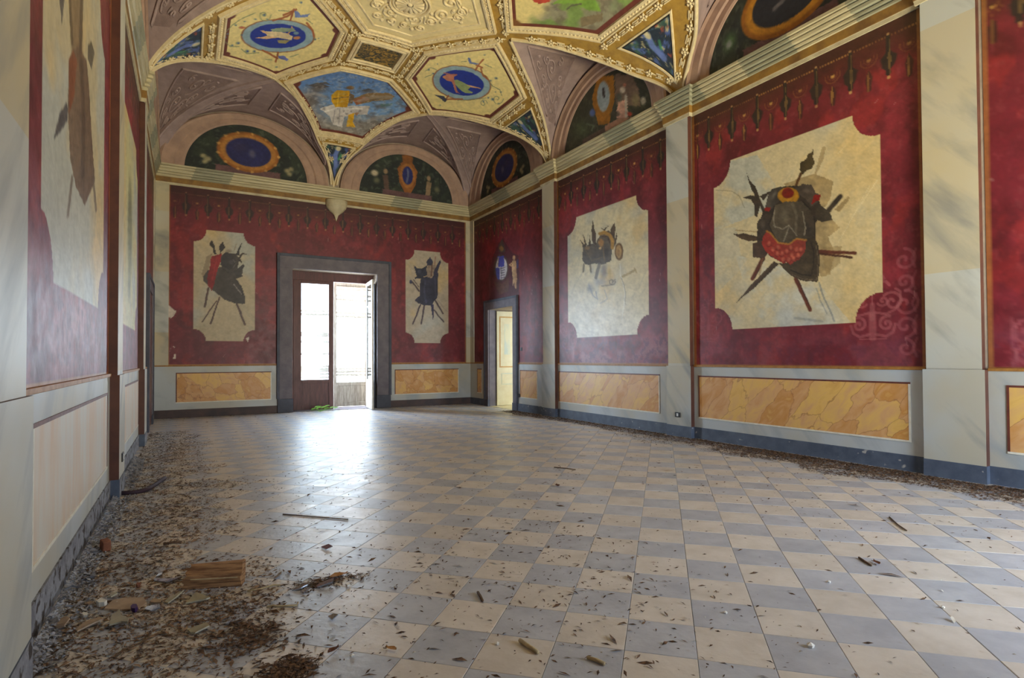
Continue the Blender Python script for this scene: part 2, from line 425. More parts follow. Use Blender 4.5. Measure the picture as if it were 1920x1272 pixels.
PILL = [(10.86, 11.43), (6.89, 7.46), (2.62, 3.19)]      # the left wall's are a little off
# ---- floor: bed, then square tiles laid on the diagonal
floor = mesh('floor', [(XL - .3, YF - .3, -.015), (XR + .3, YF - .3, -.015), (XR + .3, YB + .3, -.015), (XL - .3, YB + .3, -.015)], [(0, 1, 2, 3)], M_FLOORBASE)
tag(floor, kind='structure')
TC = mat('tile_cream', (218, 211, 205), (202, 194, 186), 5, 0.40, 0.25, 25, rand=0.06, rough_var=0.16, spots=((176, 158, 138), 3.0, 0.66), spec=.7)
TG = mat('tile_grey', (188, 192, 203), (170, 174, 186), 5, 0.40, 0.25, 25, rand=0.06, rough_var=0.16, spots=((150, 144, 138), 3.0, 0.66), spec=.7)
TS = 0.3345; HD = TS / math.sqrt(2); OX, OY = 2.531, 1.851
def clip_poly(P):
    for ax, lim, sg in ((0, XL, 1), (0, XR, -1), (1, YF, 1), (1, YB, -1)):
        out = []
        for i in range(len(P)):
            a, b = P[i - 1], P[i]; da, db = sg * (a[ax] - lim), sg * (b[ax] - lim)
            if (da < 0) != (db < 0):
                t = da / (da - db); out.append(a + (b - a) * t)
            if db >= 0: out.append(b)
        P = out
        if len(P) < 3: return []
    return P
def tile_geo(P, z):
    c = np.mean(P, axis=0); n = len(P); g = 0.0016
    q = [p + (c - p) / np.linalg.norm(c - p) * g for p in P]
    r = [p + (c - p) / np.linalg.norm(c - p) * (g + 0.003) for p in P]
    V = [(p[0], p[1], z - .012) for p in q] + [(p[0], p[1], z - .002) for p in q] + [(p[0], p[1], z) for p in r]
    F = [(i, (i + 1) % n, n + (i + 1) % n, n + i) for i in range(n)] + [(n + i, n + (i + 1) % n, 2 * n + (i + 1) % n, 2 * n + i) for i in range(n)] + [tuple(range(2 * n, 3 * n))]
    return V, F
tiles = []
for i in range(-60, 60):
    for j in range(-60, 60):
        cx, cy = OX + (i + j + 1) * HD, OY + (j - i) * HD      # lattice of the diagonal grid, tile corner at (OX, OY)
        P = clip_poly([np.array((cx - HD, cy)), np.array((cx, cy - HD)), np.array((cx + HD, cy)), np.array((cx, cy + HD))])
        if len(P) < 3: continue
        ar = 0.5 * abs(sum(P[k - 1][0] * P[k][1] - P[k][0] * P[k - 1][1] for k in range(len(P))))
        if ar < 0.002: continue
        q3 = np.array([(p[0], p[1], 0) for p in P]); dep = (q3 - CAM) @ FW; pa = 0
        if dep.min() > 0.4:
            q = project(q3)
            if (q[:, 0] > 0).any() and (q[:, 0] < 1920).any() and (q[:, 1] < 1300).any():
                q = np.clip(q, (0, 0), (1920, 1272))
                pa = 0.5 * abs(sum(q[k - 1][0] * q[k][1] - q[k][0] * q[k - 1][1] for k in range(len(q))))
        tiles.append((pa, i, j, cx, cy, P, ar))
tiles.sort(key=lambda t: -t[0])
proto = {}
rest = [MB(), MB()]
for k, (pa, i, j, cx, cy, P, ar) in enumerate(tiles):
    par = (i) % 2 == (j) % 2
    m = TC if par else TG
    z = random.uniform(-.0012, .0)
    if k < 300 and pa > 60:
        if ar > 0.98 * TS * TS:
            if par not in proto:
                V, F = tile_geo([np.array(p) for p in ((-HD, 0), (0, -HD), (HD, 0), (0, HD))], 0)
                o = mesh('floor_tile', V, F, m, floor); proto[par] = o.data
            else:
                o = link(bpy.data.objects.new('floor_tile', proto[par]), floor)
        else:
            V, F = tile_geo([p - np.array((cx, cy)) for p in P], 0); o = mesh('floor_tile', V, F, m, floor)
        o.location = (cx, cy, z)
        o.rotation_euler = (random.uniform(-.002, .002), random.uniform(-.002, .002), 0)
    else:
        V, F = tile_geo(P, z); rest[0 if par else 1].add(V, F)
for r, m in zip(rest, (TC, TG)):
    tag(r.build('floor_tile_field', m, floor), kind='stuff')

# ---- walls (thick slabs with their openings)
D1 = (2.41, 4.67, 3.79)        # french door opening in the far wall: x0, x1, height
D2 = (13.07, 14.49, 2.80)      # doorway in the right wall: y0, y1, height
GD = ((4.3, 6.7),)            # assumed opening behind the camera, added to let light in
ZT = 8.35
def wall(name, w, u0, u1, th, holes):
    mb = MB(); us = u0
    for a, b, h in sorted(holes):
        wbox(mb, w, us, a, 0, ZT, 0, -th); wbox(mb, w, a, b, h, ZT, 0, -th); us = b
    wbox(mb, w, us, u1, 0, ZT, 0, -th)
    for i, v in enumerate(mb.V): mb.V[i] = (v[0], v[1], v[2] - (0.02 if v[2] == 0 else 0))
    return tag(mb.build(name, M_PLASTER), kind='structure')
W = {'R': wall('wall_right', 'R', YF, YB, 0.9, [D2]),
     'L': wall('wall_left', 'L', YF, YB, 0.5, []),
     'B': wall('wall_back', 'B', XL, XR, 0.55, [D1]),
     'F': wall('wall_front', 'F', XL, XR, 0.5, [(a, b, 3.4) for a, b in GD])}
tag(MB().box((XL - .6, YF - .6, ZT), (XR + 1, YB + .6, ZT + .1)).build('ceiling_light_stop', M_PLASTER), kind='structure')  # unseen slab over the vault, added to stop sky light leaking in

# ---- pilasters with pedestals
def pilaster(w, u0, u1, du=0.03, d_up=0.08, d_lo=0.10):
    mb = MB(); wbox(mb, w, u0 + du, u1 - du, ZD, ZC0 + .02, -.01, d_up)
    V = np.array(mb.V); P = []
    for f in BOXF:
        n = np.cross(V[f[1]] - V[f[0]], V[f[2]] - V[f[0]]); k = np.argmax(np.abs(n))
        P.append(0 if (k == 0) == (w in 'RL') and k != 2 else 1)
    o = mesh('pilaster', mb.V, mb.F, [M_PIL, M_PILSIDE], W[w], mi=P)
    mb = MB(); wbox(mb, w, u0, u1, 0.0, ZD, -.01, d_lo)
    mesh('pedestal', mb.V, mb.F, [M_PED, M_PILSIDE], o, mi=P)

    b = MB(); wbox(b, w, u0 - .003, u1 + .003, 0, .195, 0, d_lo + .006)
    mesh('base_band', b.V, b.F, [M_BASE if w == 'R' else M_BASE_L, M_BASE], o, mi=P)
    return o
for w in 'RL':
    for a, b in (PIL if w == 'R' else PILL): pilaster(w, a, b)

for w in 'RL':      # narrow half pilasters in the far corners
    mb = MB(); wbox(mb, w, YB - .27, YB, ZD, ZC0 + .02, -.01, .03); mb.build('corner_pilaster', M_PIL, W[w])
for a, b in ((XL, XL + .31), (XR - .17, XR)):
    mb = MB(); wbox(mb, 'B', a, b, ZD, ZC0 + .02, -.01, .03); mb.build('corner_pilaster', M_PIL, W['B'])

# ---- dado: veined marble ground, inset yellow panels with white and brown lines, base
def dado(w, u0, u1, panels, pm, base=True, flip=False):
    mb = MB(); wbox(mb, w, u0, u1, .19, ZD - .012, 0, .018); g = mb.build('dado_ground', M_DADO, W[w])
    mb = MB(); wbox(mb, w, u0, u1, ZD - .014, ZD + .018, 0, .032); mb.build('dado_rail', M_GOLDLINE, W[w], bevel=.004)
    if base:
        mb = MB(); wbox(mb, w, u0, u1, 0, .195, 0, .03)
        bb = mb.build('baseboard_' + {'R': 'right', 'L': 'left', 'B': 'back', 'F': 'front'}[w], {'R': M_BASE, 'L': M_BASE_L, 'B': M_BASE_B, 'F': M_BASE_B}[w])
        tag(bb, kind='structure')
    for a, b in panels:
        z0, z1 = .375, 1.06
        mb = MB(); wbox(mb, w, a, b, z0, z1, 0.017, .023)
        p = mb.build('dado_panel', pm, W[w])
        t = .022
        lo, hi = (a, b) if not flip else (b, a)
        s = 1 if not flip else -1
        mb = MB(); wbox(mb, w, a - t, b + t, z0 - t, z0, .017, .027); wbox(mb, w, lo - s * t, lo, z0, z1, .017, .027)
        mb.build('white_border', M_LINE_W, p)
        mb = MB(); wbox(mb, w, a - t, b + t, z1, z1 + t, .017, .026); wbox(mb, w, hi, hi + s * t, z0, z1, .017, .026)
        mb.build('brown_border', M_LINE_B, p)
# baseboards are kept under one name per wall, pieces between the doors
dado('R', PIL[0][1], D2[0] - .21, [(11.9, 12.71)], M_BRECCIA)
dado('R', D2[1] + .21, YB - .02, [(14.96, 15.22)], M_BRECCIA)
dado('R', PIL[1][1], PIL[0][0], [(7.70, 10.93)], M_BRECCIA)
dado('R', PIL[2][1], PIL[1][0], [(3.52, 6.74)], M_BRECCIA)
dado('R', YF, PIL[2][0], [(-1.0, 2.55)], M_BRECCIA)
dado('L', PILL[0][1], D2[0] - .21, [(11.9, 12.71)], M_BRECCIA_PALE)
dado('L', D2[1] + .21, YB - .02, [(14.96, 15.22)], M_BRECCIA_PALE)
dado('L', PILL[1][1], PILL[0][0], [(7.70, 10.7)], M_BRECCIA_PALE)
dado('L', PILL[2][1], PILL[1][0], [(3.62, 6.64)], M_BRECCIA_PALE)
dado('L', YF, PILL[2][0], [(-1.0, 2.35)], M_BRECCIA_PALE)
dado('B', XL + .02, D1[0] - .34, [(-.19, 1.886)], M_BRECCIA, flip=True)
dado('B', D1[1] + .37, XR - .02, [(5.213, 7.18)], M_BRECCIA, flip=True)

# ---- cornice running round the room, breaking forward over the pilasters
def cornice_path():
    J = .07; P = [(XL, YF), (XR, YF)]
    for a, b in sorted(PIL): P += [(XR, a), (XR - J, a), (XR - J, b), (XR, b)]
    P += [(XR, YB), (XL, YB)]
    for a, b in sorted(PILL, reverse=True): P += [(XL, b), (XL + J, b), (XL + J, a), (XL, a)]
    return [np.array(p) for p in P]
def cornice_part(name, prof, m, parent=None):
    P = cornice_path(); n = len(P); V = []
    for d, z in prof:
        for i in range(n):
            a = P[i] - P[i - 1]; b = P[(i + 1) % n] - P[i]
            na = np.array((-a[1], a[0])) / np.linalg.norm(a); nb = np.array((-b[1], b[0])) / np.linalg.norm(b)
            q = P[i] + d * (na + nb); V.append((q[0], q[1], z))
    F = [(k * n + i, k * n + (i + 1) % n, (k + 1) * n + (i + 1) % n, (k + 1) * n + i) for k in range(len(prof) - 1) for i in range(n)]
    return mesh(name, V, F, m, parent)
trim = cornice_part('trim_1', [(.035, 5.775), (.05, 5.785), (.05, 5.815), (.033, 5.82), (.033, 5.835), (.075, 5.84), (.077, 5.865), (.058, 5.87), (.058, 5.885), (.098, 5.90), (.104, 5.94), (.086, 5.945), (.086, 5.96), (.122, 5.968), (.128, 6.0), (.11, 6.005), (.11, 6.02), (.145, 6.028), (.145, 6.07), (0, 6.10)], M_CORNICE)
tag(trim, kind='structure')
cornice_part('cornice_fillet', [(0, 5.595), (.022, 5.597), (.026, 5.64), (.03, 5.65)], M_CREAM, trim)
cornice_part('cornice_band', [(.03, 5.65), (.033, 5.66), (.035, 5.775)], M_OCHRE, trim)

# corbel under the middle of the far cornice
prof = [(-.29, 5.72), (-.285, 5.60), (-.26, 5.52), (-.17, 5.42), (-.06, 5.33), (-.035, 5.25), (0, 5.16)]
mb = MB(); ring = []
for k, (w_, z) in enumerate(prof):
    for t in np.linspace(0, math.pi, 13):
        mb.V.append((3.54 + w_ * math.cos(t), YB - .02 - .22 * (abs(w_) / .29) * math.sin(t) ** .7 - .01, z))
for k in range(len(prof) - 1):
    mb.F += [(k * 13 + i, k * 13 + i + 1, (k + 1) * 13 + i + 1, (k + 1) * 13 + i) for i in range(12)]
mb.build('corbel', M_CREAM, W['B'], smooth=True)

# ---- door_1: french door in the far wall
door1 = tag(empty('door_1', (3.54, YB, 0)), kind='structure')
def dpart(name, mb, m, parent=door1, bevel=0.006):
    o = mb.build(name, m, bevel=bevel); o.parent = parent
    o.matrix_parent_inverse = parent.matrix_world.inverted() if parent.type != 'EMPTY' else Matrix.Translation(-Vector(parent.location))
    return o
for a, b in ((2.07, 2.41), (4.67, 5.04)):
    j = dpart('stone_jamb', wbox(MB(), 'B', a, b, .36, 3.79, -.0, .06), M_STONE)
    dpart('plinth_block', wbox(MB(), 'B', a - .02, b + .02, 0, .36, 0, .085), M_STONE_D)
dpart('stone_lintel', wbox(MB(), 'B', 2.07, 5.04, 3.79, 4.13, 0, .06), M_STONE)
mb = MB(); wbox(mb, 'B', 2.03, 2.10, .36, 4.17, 0, .085); wbox(mb, 'B', 5.01, 5.08, .36, 4.17, 0, .085); wbox(mb, 'B', 2.10, 5.01, 4.10, 4.17, 0, .085)
dpart('outer_fillet', mb, M_STONE_D)
YD = 16.06
dpart('frame_head', MB().box((2.41, YD, 3.55), (4.67, YD + .09, 3.79)), M_WOODB)
dpart('frame_post', MB().box((2.41, YD, 0), (2.50, YD + .09, 3.55)), M_WOODB)
dpart('frame_post', MB().box((4.58, YD, 0), (4.67, YD + .09, 3.55)), M_WOODB)
dpart('threshold', MB().box((2.41, YB, -.02), (4.67, YD + .5, .012)), M_STONE)

def glass_mat():
    m = bpy.data.materials.new('window_glass'); m.use_nodes = True; nt = m.node_tree; N = nt.nodes
    N.remove(N['Principled BSDF'])
    t = N.new('ShaderNodeBsdfTransparent'); t.inputs[0].default_value = (.93, .96, .97, 1)
    g = N.new('ShaderNodeBsdfGlossy'); g.inputs['Roughness'].default_value = .06
    f = N.new('ShaderNodeFresnel'); f.inputs[0].default_value = 1.45
    nz = N.new('ShaderNodeTexNoise'); nz.inputs['Scale'].default_value = 6
    bp = N.new('ShaderNodeBump'); bp.inputs['Strength'].default_value = .05; nt.links.new(nz.outputs['Fac'], bp.inputs['Height']); nt.links.new(bp.outputs[0], g.inputs['Normal'])
    mx = N.new('ShaderNodeMixShader'); nt.links.new(f.outputs[0], mx.inputs[0]); nt.links.new(t.outputs[0], mx.inputs[1]); nt.links.new(g.outputs[0], mx.inputs[2])
    nt.links.new(mx.outputs[0], N['Material Output'].inputs['Surface'])
    return m
M_GLASS = glass_mat()

def leaf(o, ux, w_, h0, h1, m, sL, sR, panel_h, transoms, name, th=.045):
    """door leaf: corner o, unit vector ux along its width, thickness towards uy"""
    ux = np.array(ux, float); uy = np.array((-ux[1], ux[0], 0)); uz = np.array((0, 0, 1.)); o = np.array(o, float)
    root = tag(empty(name, o, None), None)
    root.parent = door1; root.location = Vector(o) - Vector(door1.location)
    def bx(a0, a1, z0, z1, d0=0, d1=th): return MB().obox(ux * a0 + uy * d0 + uz * z0, ux * (a1 - a0), uy * (d1 - d0), uz * (z1 - z0))
    def pt(nm, mb, mm, bev=.004):
        p = mb.build(nm, mm, bevel=bev); p.parent = root
        return p
    pt('stile', bx(0, sL, h0, h1), m); pt('stile', bx(w_ - sR, w_, h0, h1), m)
    pt('top_rail', bx(sL, w_ - sR, h1 - .09, h1), m); pt('bottom_rail', bx(sL, w_ - sR, h0, h0 + .14), m)
    pt('lock_rail', bx(sL, w_ - sR, panel_h, panel_h + .09), m)
    pt('lower_panel', bx(sL, w_ - sR, h0 + .14, panel_h, .012, .03), m, 0)
    zz = [panel_h + .09] + list(transoms) + [h1 - .09]
    for t in transoms: pt('glazing_bar', bx(sL, w_ - sR, t - .015, t + .015, .008, .035), m)
    for a, b in zip(zz[:-1], zz[1:]): pt('glass_pane', bx(sL, w_ - sR, a, b, .02, .024), M_GLASS, 0)
    return root
leaf((2.50, YD, 0), (1, 0, 0), 1.05, .015, 3.55, M_WOODB, .20, .13, .74, (), 'door_leaf')
hx = np.array((4.36 - 4.46, 15.12 - 16.05, 0)); hx /= np.linalg.norm(hx)
leaf((4.46, 16.05, 0), hx, .95, .015, 3.56, M_WHITEW, .10, .12, .72, (2.87,), 'door_leaf')
# folded inner shutter board standing against the right reveal
dpart('inner_shutter', MB().obox((4.60, 15.74, .02), (.0, .30, 0), (.035, 0, 0), (0, 0, 3.5)), M_STONE_D)

def shutter(x0, x1, y, slats, panel_h, rot=0.0):
    root = empty('shutter_leaf', (0, 0, 0)); root.parent = door1; root.location = Vector((x0, y, 0)) - Vector(door1.location); root.rotation_euler = (0, 0, rot)
    w_ = x1 - x0
    def pt(nm, mb):
        p = mb.build(nm, M_WOODG, bevel=.003); p.parent = root
    pt('stile', MB().box((0, 0, 0), (.09, .04, 3.62))); pt('stile', MB().box((w_ - .09, 0, 0), (w_, .04, 3.62)))
    pt('top_rail', MB().box((.09, 0, 3.53), (w_ - .09, .04, 3.62))); pt('bottom_rail', MB().box((.09, 0, .02), (w_ - .09, .04, .14)))
    pt('lock_rail', MB().box((.09, 0, panel_h), (w_ - .09, .04, panel_h + .10))); pt('lower_panel', MB().box((.09, .012, .14), (w_ - .09, .03, panel_h)))
    for z, tl in slats: pt('slat', MB().obox((.085, .0, z - .034), (w_ - .17, 0, tl), (0, .04, .06), (0, -.008, .008)))
SL = lambda ys, y, xpx: [float(on_y(xpx, v, y)[2]) for v in ys]
YS = 16.55
shutter(2.56, 3.62, YS, [(z, random.uniform(-.015, .015)) for z in SL((584, 590, 625, 629, 641, 664, 688, 692.5, 697, 702.5, 709), YS, 590)], .62)
shutter(3.66, 4.66, YS, [(z, random.uniform(-.02, .02)) for z in SL((530, 537, 543, 555, 562, 587, 594, 692, 697.5, 703), YS, 645)], .62)
tag(MB().box((1.6, YB + .55, -.12), (5.4, YB + 2.2, -.02)).build('floor_balcony', M_STONE), kind='structure')

# ---- door_2: doorway in the right wall with its cream leaf folded into the deep opening; door_3 faces it
def doorway(name, w, closed):
    a, b, h = D2
    root = tag(empty(name, wpt(w, .5 * (a + b), 0, 0)), kind='structure')
    def pt(nm, mb, m, bev=.005, par=root):
        o = mb.build(nm, m, bevel=bev); o.parent = root; o.matrix_parent_inverse = Matrix.Translation(-Vector(root.location)); return o
    for u0, u1 in ((a - .21, a), (b, b + .21)):
        pt('stone_jamb', wbox(MB(), w, u0, u1, .2, h, -.0 if closed else 0, .05), M_STONE)
        pt('plinth_block', wbox(MB(), w, u0 - .01, u1 + .01, 0, .2, 0, .065), M_STONE_D)
    pt('stone_lintel', wbox(MB(), w, a - .21, b + .21, h, h + .22, 0, .05), M_STONE)
    mb = MB(); wbox(mb, w, a - .25, a - .19, .2, h + .27, 0, .07); wbox(mb, w, b + .19, b + .25, .2, h + .27, 0, .07); wbox(mb, w, a - .19, b + .19, h + .21, h + .27, 0, .07)
    pt('outer_fillet', mb, M_STONE_D)
    return root, pt
r2, pt2 = doorway('door_2', 'R', False)
for u0, u1 in ((D2[0], D2[0] + .012), (D2[1] - .012, D2[1])):
    pt2('stone_reveal', MB().box((XR, u0, 0), (XR + .22, u1, D2[2])), M_STONE, 0)
yl = D2[1] - .015
lf = pt2('door_leaf', MB().box((XR + .22, yl - .04, .015), (XR + .90, yl, D2[2] - .03)), M_CREAMDOOR)
M_PALEBLUE = mat('pale_ornament', (196, 206, 190), (226, 218, 180), 3, .5, stretch=(1, 1, .4), lo=.42, hi=.6)
M_YELLOW = mat('yellow_panel_line', (214, 168, 92), (196, 150, 80), 8, .5)
def leafbit(nm, x0, x1, z0, z1, m, d): 
    return MB().box((XR + x0, yl - .04 - d, z0), (XR + x1, yl - .039, z1)).build(nm, m, lf)
leafbit('panel_border', .30, .82, 1.12, 2.62, M_YELLOW, .004); leafbit('upper_panel', .34, .78, 1.16, 2.58, M_CREAMDOOR, .008); leafbit('painted_ornament', .46, .66, 1.5, 2.4, M_PALEBLUE, .010)
leafbit('panel_border', .36, .80, .62, .95, M_PALEBLUE, .004); leafbit('lower_panel', .38, .78, .64, .93, M_CREAMDOOR, .008)
pt2('threshold', MB().box((XR, D2[0], -.02), (XR + .9, D2[1], .006)), M_CREAMDOOR, 0)
tag(MB().box((XR + .9, 11.5, -.1), (XR + 3.4, 16.5, 0.0)).build('floor_passage', TC), kind='structure')
tag(MB().box((XR + 3.3, 11.5, 0), (XR + 3.4, 16.5, 4)).build('wall_passage', M_CREAMDOOR), kind='structure')
tag(MB().box((XR + .9, 11.5, 4.0), (XR + 3.4, 16.5, 4.1)).build('ceiling_passage_shade', M_CREAMDOOR), kind='structure')  # unseen ceiling, added to cut the light on the cream leaf
mb = MB().box((XR + .9, 16.4, 0), (XR + 3.3, 16.5, 4)); mb.box((XR + .9, 11.4, 0), (XR + 2.0, 11.5, 4)); mb.box((XR + 2.0, 11.4, 2.6), (XR + 3.4, 11.5, 4)); mb.box((XR + 2.0, 11.4, 0), (XR + 3.4, 11.5, .9))
tag(mb.build('wall_passage_shade', M_CREAMDOOR), kind='structure')  # unseen end walls with a gap, added to limit light in the passage
r3, pt3 = doorway('door_3', 'L', True)
pt3('door_leaf', wbox(MB(), 'L', D2[0], D2[1], .01, D2[2], .001, .03), M_WOODB)
for u0, u1 in ((D2[0] + .12, .5 * (D2[0] + D2[1]) - .06), (.5 * (D2[0] + D2[1]) + .06, D2[1] - .12)):
    for z0, z1 in ((.2, 1.1), (1.25, 2.6)): pt3('door_panel', wbox(MB(), 'L', u0, u1, z0, z1, .029, .04), M_WOODB)
# ================================================================== FRESCOED WALLS
def fresco_grid(w, u0, u1, v0, v1, du, dv, paint, holes=(), d=.004, names=('painted_field', 'fresco_panel', 'painted_trophy')):
    nu, nv = max(2, int((u1 - u0) / du)), max(2, int((v1 - v0) / dv))
    uu, vv = np.meshgrid(np.linspace(u0, u1, nu + 1), np.linspace(v0, v1, nv + 1))
    U = np.stack([uu.ravel(), vv.ravel()], -1)
    o = np.full(len(U), d)
    P = {'R': np.stack([XR - o, U[:, 0], U[:, 1]], -1), 'L': np.stack([XL + o, U[:, 0], U[:, 1]], -1),
         'B': np.stack([U[:, 0], YB - o, U[:, 1]], -1), 'F': np.stack([U[:, 0], YF + o, U[:, 1]], -1)}[w]
    c = Canvas(P, U, (114, 33, 44)); paint(c); brushwork(c)
    I = np.arange((nu + 1) * (nv + 1)).reshape(nv + 1, nu + 1)
    Q = np.stack([I[:-1, :-1], I[:-1, 1:], I[1:, 1:], I[1:, :-1]], -1).reshape(-1, 4)
    if w in 'LB': Q = Q[:, ::-1]
    if w == 'B': Q = Q[:, ::-1]
    cu = U[Q].mean(1); keep = np.ones(len(Q), bool)
    for a, b, z0, z1 in holes: keep &= ~((cu[:, 0] > a) & (cu[:, 0] < b) & (cu[:, 1] > z0) & (cu[:, 1] < z1))
    Q = Q[keep]; lab = c.lab[Q[:, 0]]; rgb = clamp_col(c.c); par = W[w]; out = {}
    for k in sorted(set(lab.tolist())):
        f = Q[lab == k]; ids, inv = np.unique(f, return_inverse=True)
        kk = k % 10
        p = par if kk < 2 else out.get(k - 1, par)
        out[k] = mesh(names[kk], P[ids], inv.reshape(-1, 4), M_FRESCO, p, col=rgb[ids])
    return out

def red_ground(c, seed):
    u, v = c.U[:, 0], c.U[:, 1]
    n = fbm(u * 1.1 + seed, v * 1.1, seed); n2 = fbm(u * 5, v * 5, seed + 5); n3 = fbm(u * 14, v * 14, seed + 9, 3)
    c.use('uv')
    c.blend(sstep(.42, .72, n), (132, 42, 52)); c.blend(sstep(.45, .8, n2) * .6, (92, 24, 33))
    n4 = fbm(u * 2.3 + 7, v * 1.7, seed + 13); n5 = fbm(u * 3.1, v * 2.2 + 5, seed + 19)
    c.blend(sstep(.54, .68, n4) * .42, (72, 18, 24)); c.blend(sstep(.56, .7, n5) * .42, (158, 44, 42)); c.blend(sstep(.6, .75, n3) * .18, (168, 96, 92))
    for k in range(14):      # scratches down to pale plaster
        a = RNG.uniform(0, 1, 4); p = (u.min() + a[0] * (u.max() - u.min()), 1.4 + a[1] * 3.5); c.stroke([p, (p[0] + (a[2] - .5) * .08, p[1] + a[3] * .18)], .012, (186, 150, 138), .5)
def frieze(c, u_off, span=None):
    """painted fringe under the cornice: dark lambrequin, gold beading, pendants and tassels"""
    u, v = c.U[:, 0], c.U[:, 1]; S_ = .469; k = ((u - u_off) / S_) % 1.0; x = (k - .5) * S_       # x=0 midway between pendants
    xp = (((k + .5) % 1.0) - .5) * S_                                                             # xp=0 at a pendant
    n = fbm(u * 9, v * 9, 31); f = .55 + .45 * sstep(.3, .6, fbm(u * 3, v * 5, 37))
    hem = 5.10 - .12 * np.cos(k * 2 * math.pi) ** 2
    c.blend(sstep(hem - .12, 5.5, v) * (.75 + .25 * n), (70, 34, 28)); c.blend(sstep(5.38, 5.46, v) * .5, (58, 30, 26))
    c.blend((np.abs(v - 5.425) < .011) * ((u * 26) % 1 > .45) * .8 * f, (168, 120, 64))
    for r0, r1, al in ((.095, .112, .5), (.055, .066, .45)):
        r = np.hypot(x, v - 5.24); c.blend(((r > r0) & (r < r1)) * al * f * (v < 5.27), (140, 90, 46))
    c.blend((1 - sstep(.015, .04, np.hypot(x, (v - 5.225)))) * .9 * f, (196, 150, 76)); c.blend((1 - sstep(.01, .025, np.hypot(x, v - 5.255))) * .9, (76, 38, 28))
    hw = np.interp(v, [4.92, 4.95, 5.0, 5.05, 5.10, 5.16, 5.20, 5.24, 5.44, 5.45], [0, .035, .03, .075, .085, .10, .06, .028, .026, 0]) * (.8 + .5 * n)
    c.blend((1 - sstep(.7, 1.15, np.abs(xp) / np.maximum(hw, 1e-4))) * .9, (40, 34, 32)); c.blend((np.abs(xp + .012) < hw * .22) * (v < 5.40) * .6 * f, (150, 116, 62))
    c.blend((1 - sstep(.012, .03, np.hypot(xp, v - 4.905))) * .9 * f, (196, 160, 96)); c.blend((1 - sstep(.01, .024, np.hypot(xp, v - 5.455))) * .8, (190, 150, 96))
    hw = np.interp(v, [4.81, 4.83, 4.90, 4.99, 5.06, 5.10], [0, .03, .036, .05, .02, 0]) * (.8 + .5 * n)
    c.blend((1 - sstep(.6, 1.2, np.abs(x) / np.maximum(hw, 1e-4))) * .75, (58, 34, 30)); c.blend((np.abs(x - .01) < hw * .35) * .75 * f, (168, 122, 60))
def notched(c, u0, u1, v0=1.85, v1=4.585, r=.335, base=(206, 190, 150), seed=1, lab=1):
    """marble field with quarter-round bites at its corners"""
    u, v = c.U[:, 0], c.U[:, 1]
    m = (u > u0) & (u < u1) & (v > v0) & (v < v1)
    for cu in (u0, u1):
        for cv in (v0, v1): m &= np.hypot(u - cu, (v - cv) * .92) > r
    e = np.minimum.reduce([np.abs(u - u0), np.abs(u - u1), np.abs(v - v0), np.abs(v - v1)])
    n = fbm(u * .8 + seed * 3, v * .8, seed); n2 = fbm((u + v) * 2.2, (u - v) * .5, seed + 3); n3 = fbm(u * 7, v * 7, seed + 8)
    col = np.tile(np.asarray(base, float), (c.n, 1))
    col = col + (np.array((176, 178, 170)) - col) * (sstep(.5, .68, n) * .85)[:, None]
    col = col + (np.array((214, 182, 120)) - col) * (sstep(.52, .75, fbm(u * 1.3 + 9, v * 1.3, seed + 21)) * .6)[:, None]
    vein = np.exp(-((n2 - .52) / .03) ** 2) * .22 * sstep(.35, .6, n3)
    col = col + (np.array((138, 136, 126)) - col) * vein[:, None]
    col *= (0.96 + .1 * n3)[:, None]
    c.c = np.where(m[:, None], col, c.c); c.lab[m] = lab
    # worn pale edge line
    return m
def damask(c, cu, cv, s=1.0, al=.5, col=(176, 104, 104), fl=1):
    """faint pale candelabra ornament left on the red"""
    c.use('uv')
    def S_(pts, w): c.stroke([(cu + fl * x * s, cv + y * s) for x, y in pts], w * s, col, al)
    for g in (-1, 1):
        S_([(g * x, y) for x, y in spiral(.24, .10, .13, 1.3, -1, 2.4)], .035); S_([(g * x, y) for x, y in spiral(.13, .12, .07, 1.2, 1, 3.6)], .03)
        S_([(g * x, y) for x, y in [(.04, -.02), (.16, -.05), (.27, 0), (.34, .10), (.33, .22), (.28, .26)]], .03)
        S_([(g * x, y) for x, y in spiral(.17, -.17, .10, 1.3, 1, 1.2)], .035); S_([(g * x, y) for x, y in [(.04, -.3), (.16, -.33), (.24, -.28), (.27, -.18)]], .035)
        S_([(g * .05, .42), (g * .12, .44), (g * .15, .40)], .03); S_([(g * x, y) for x, y in [(.02, .43), (.05, .50), (.10, .53)]], .03); S_([(g * x, y) for x, y in [(.07, .38), (.17, .36), (.21, .31)]], .035)
    S_([(0, -.34), (0, -.05)], .09); S_([(0, -.10), (0, .08)], .06); S_([(0, .08), (0, .60)], .014); S_([(0, .4), (0, .5)], .04); S_([(-.16, -.36), (.16, -.36)], .02)
def scroll_edge(c, u, v0, v1, g, al=.45, col=(172, 100, 104)):
    c.use('uv'); z = v0; k = 0
    while z < v1:
        r = .11 + .03 * ((k * 7) % 3); c.stroke([(u + g * (x - 0), y) for x, y in spiral(-.05, z, r, 1.25, 1 if k % 2 else -1, 1.5 * (-1) ** k)], .036, col, al)
        c.stroke([(u + g * .07, z - .1), (u + g * .03, z), (u + g * .08, z + .12)], .03, col, al * .8); z += .27; k += 1
def gold_edges(c, u0, u1):
    u, v = c.U[:, 0], c.U[:, 1]
    c.blend(((u - u0 < .014) | (u1 - u < .014)) * .7, (166, 116, 58)); c.blend((v < ZD + .035) * .8, (182, 130, 66))
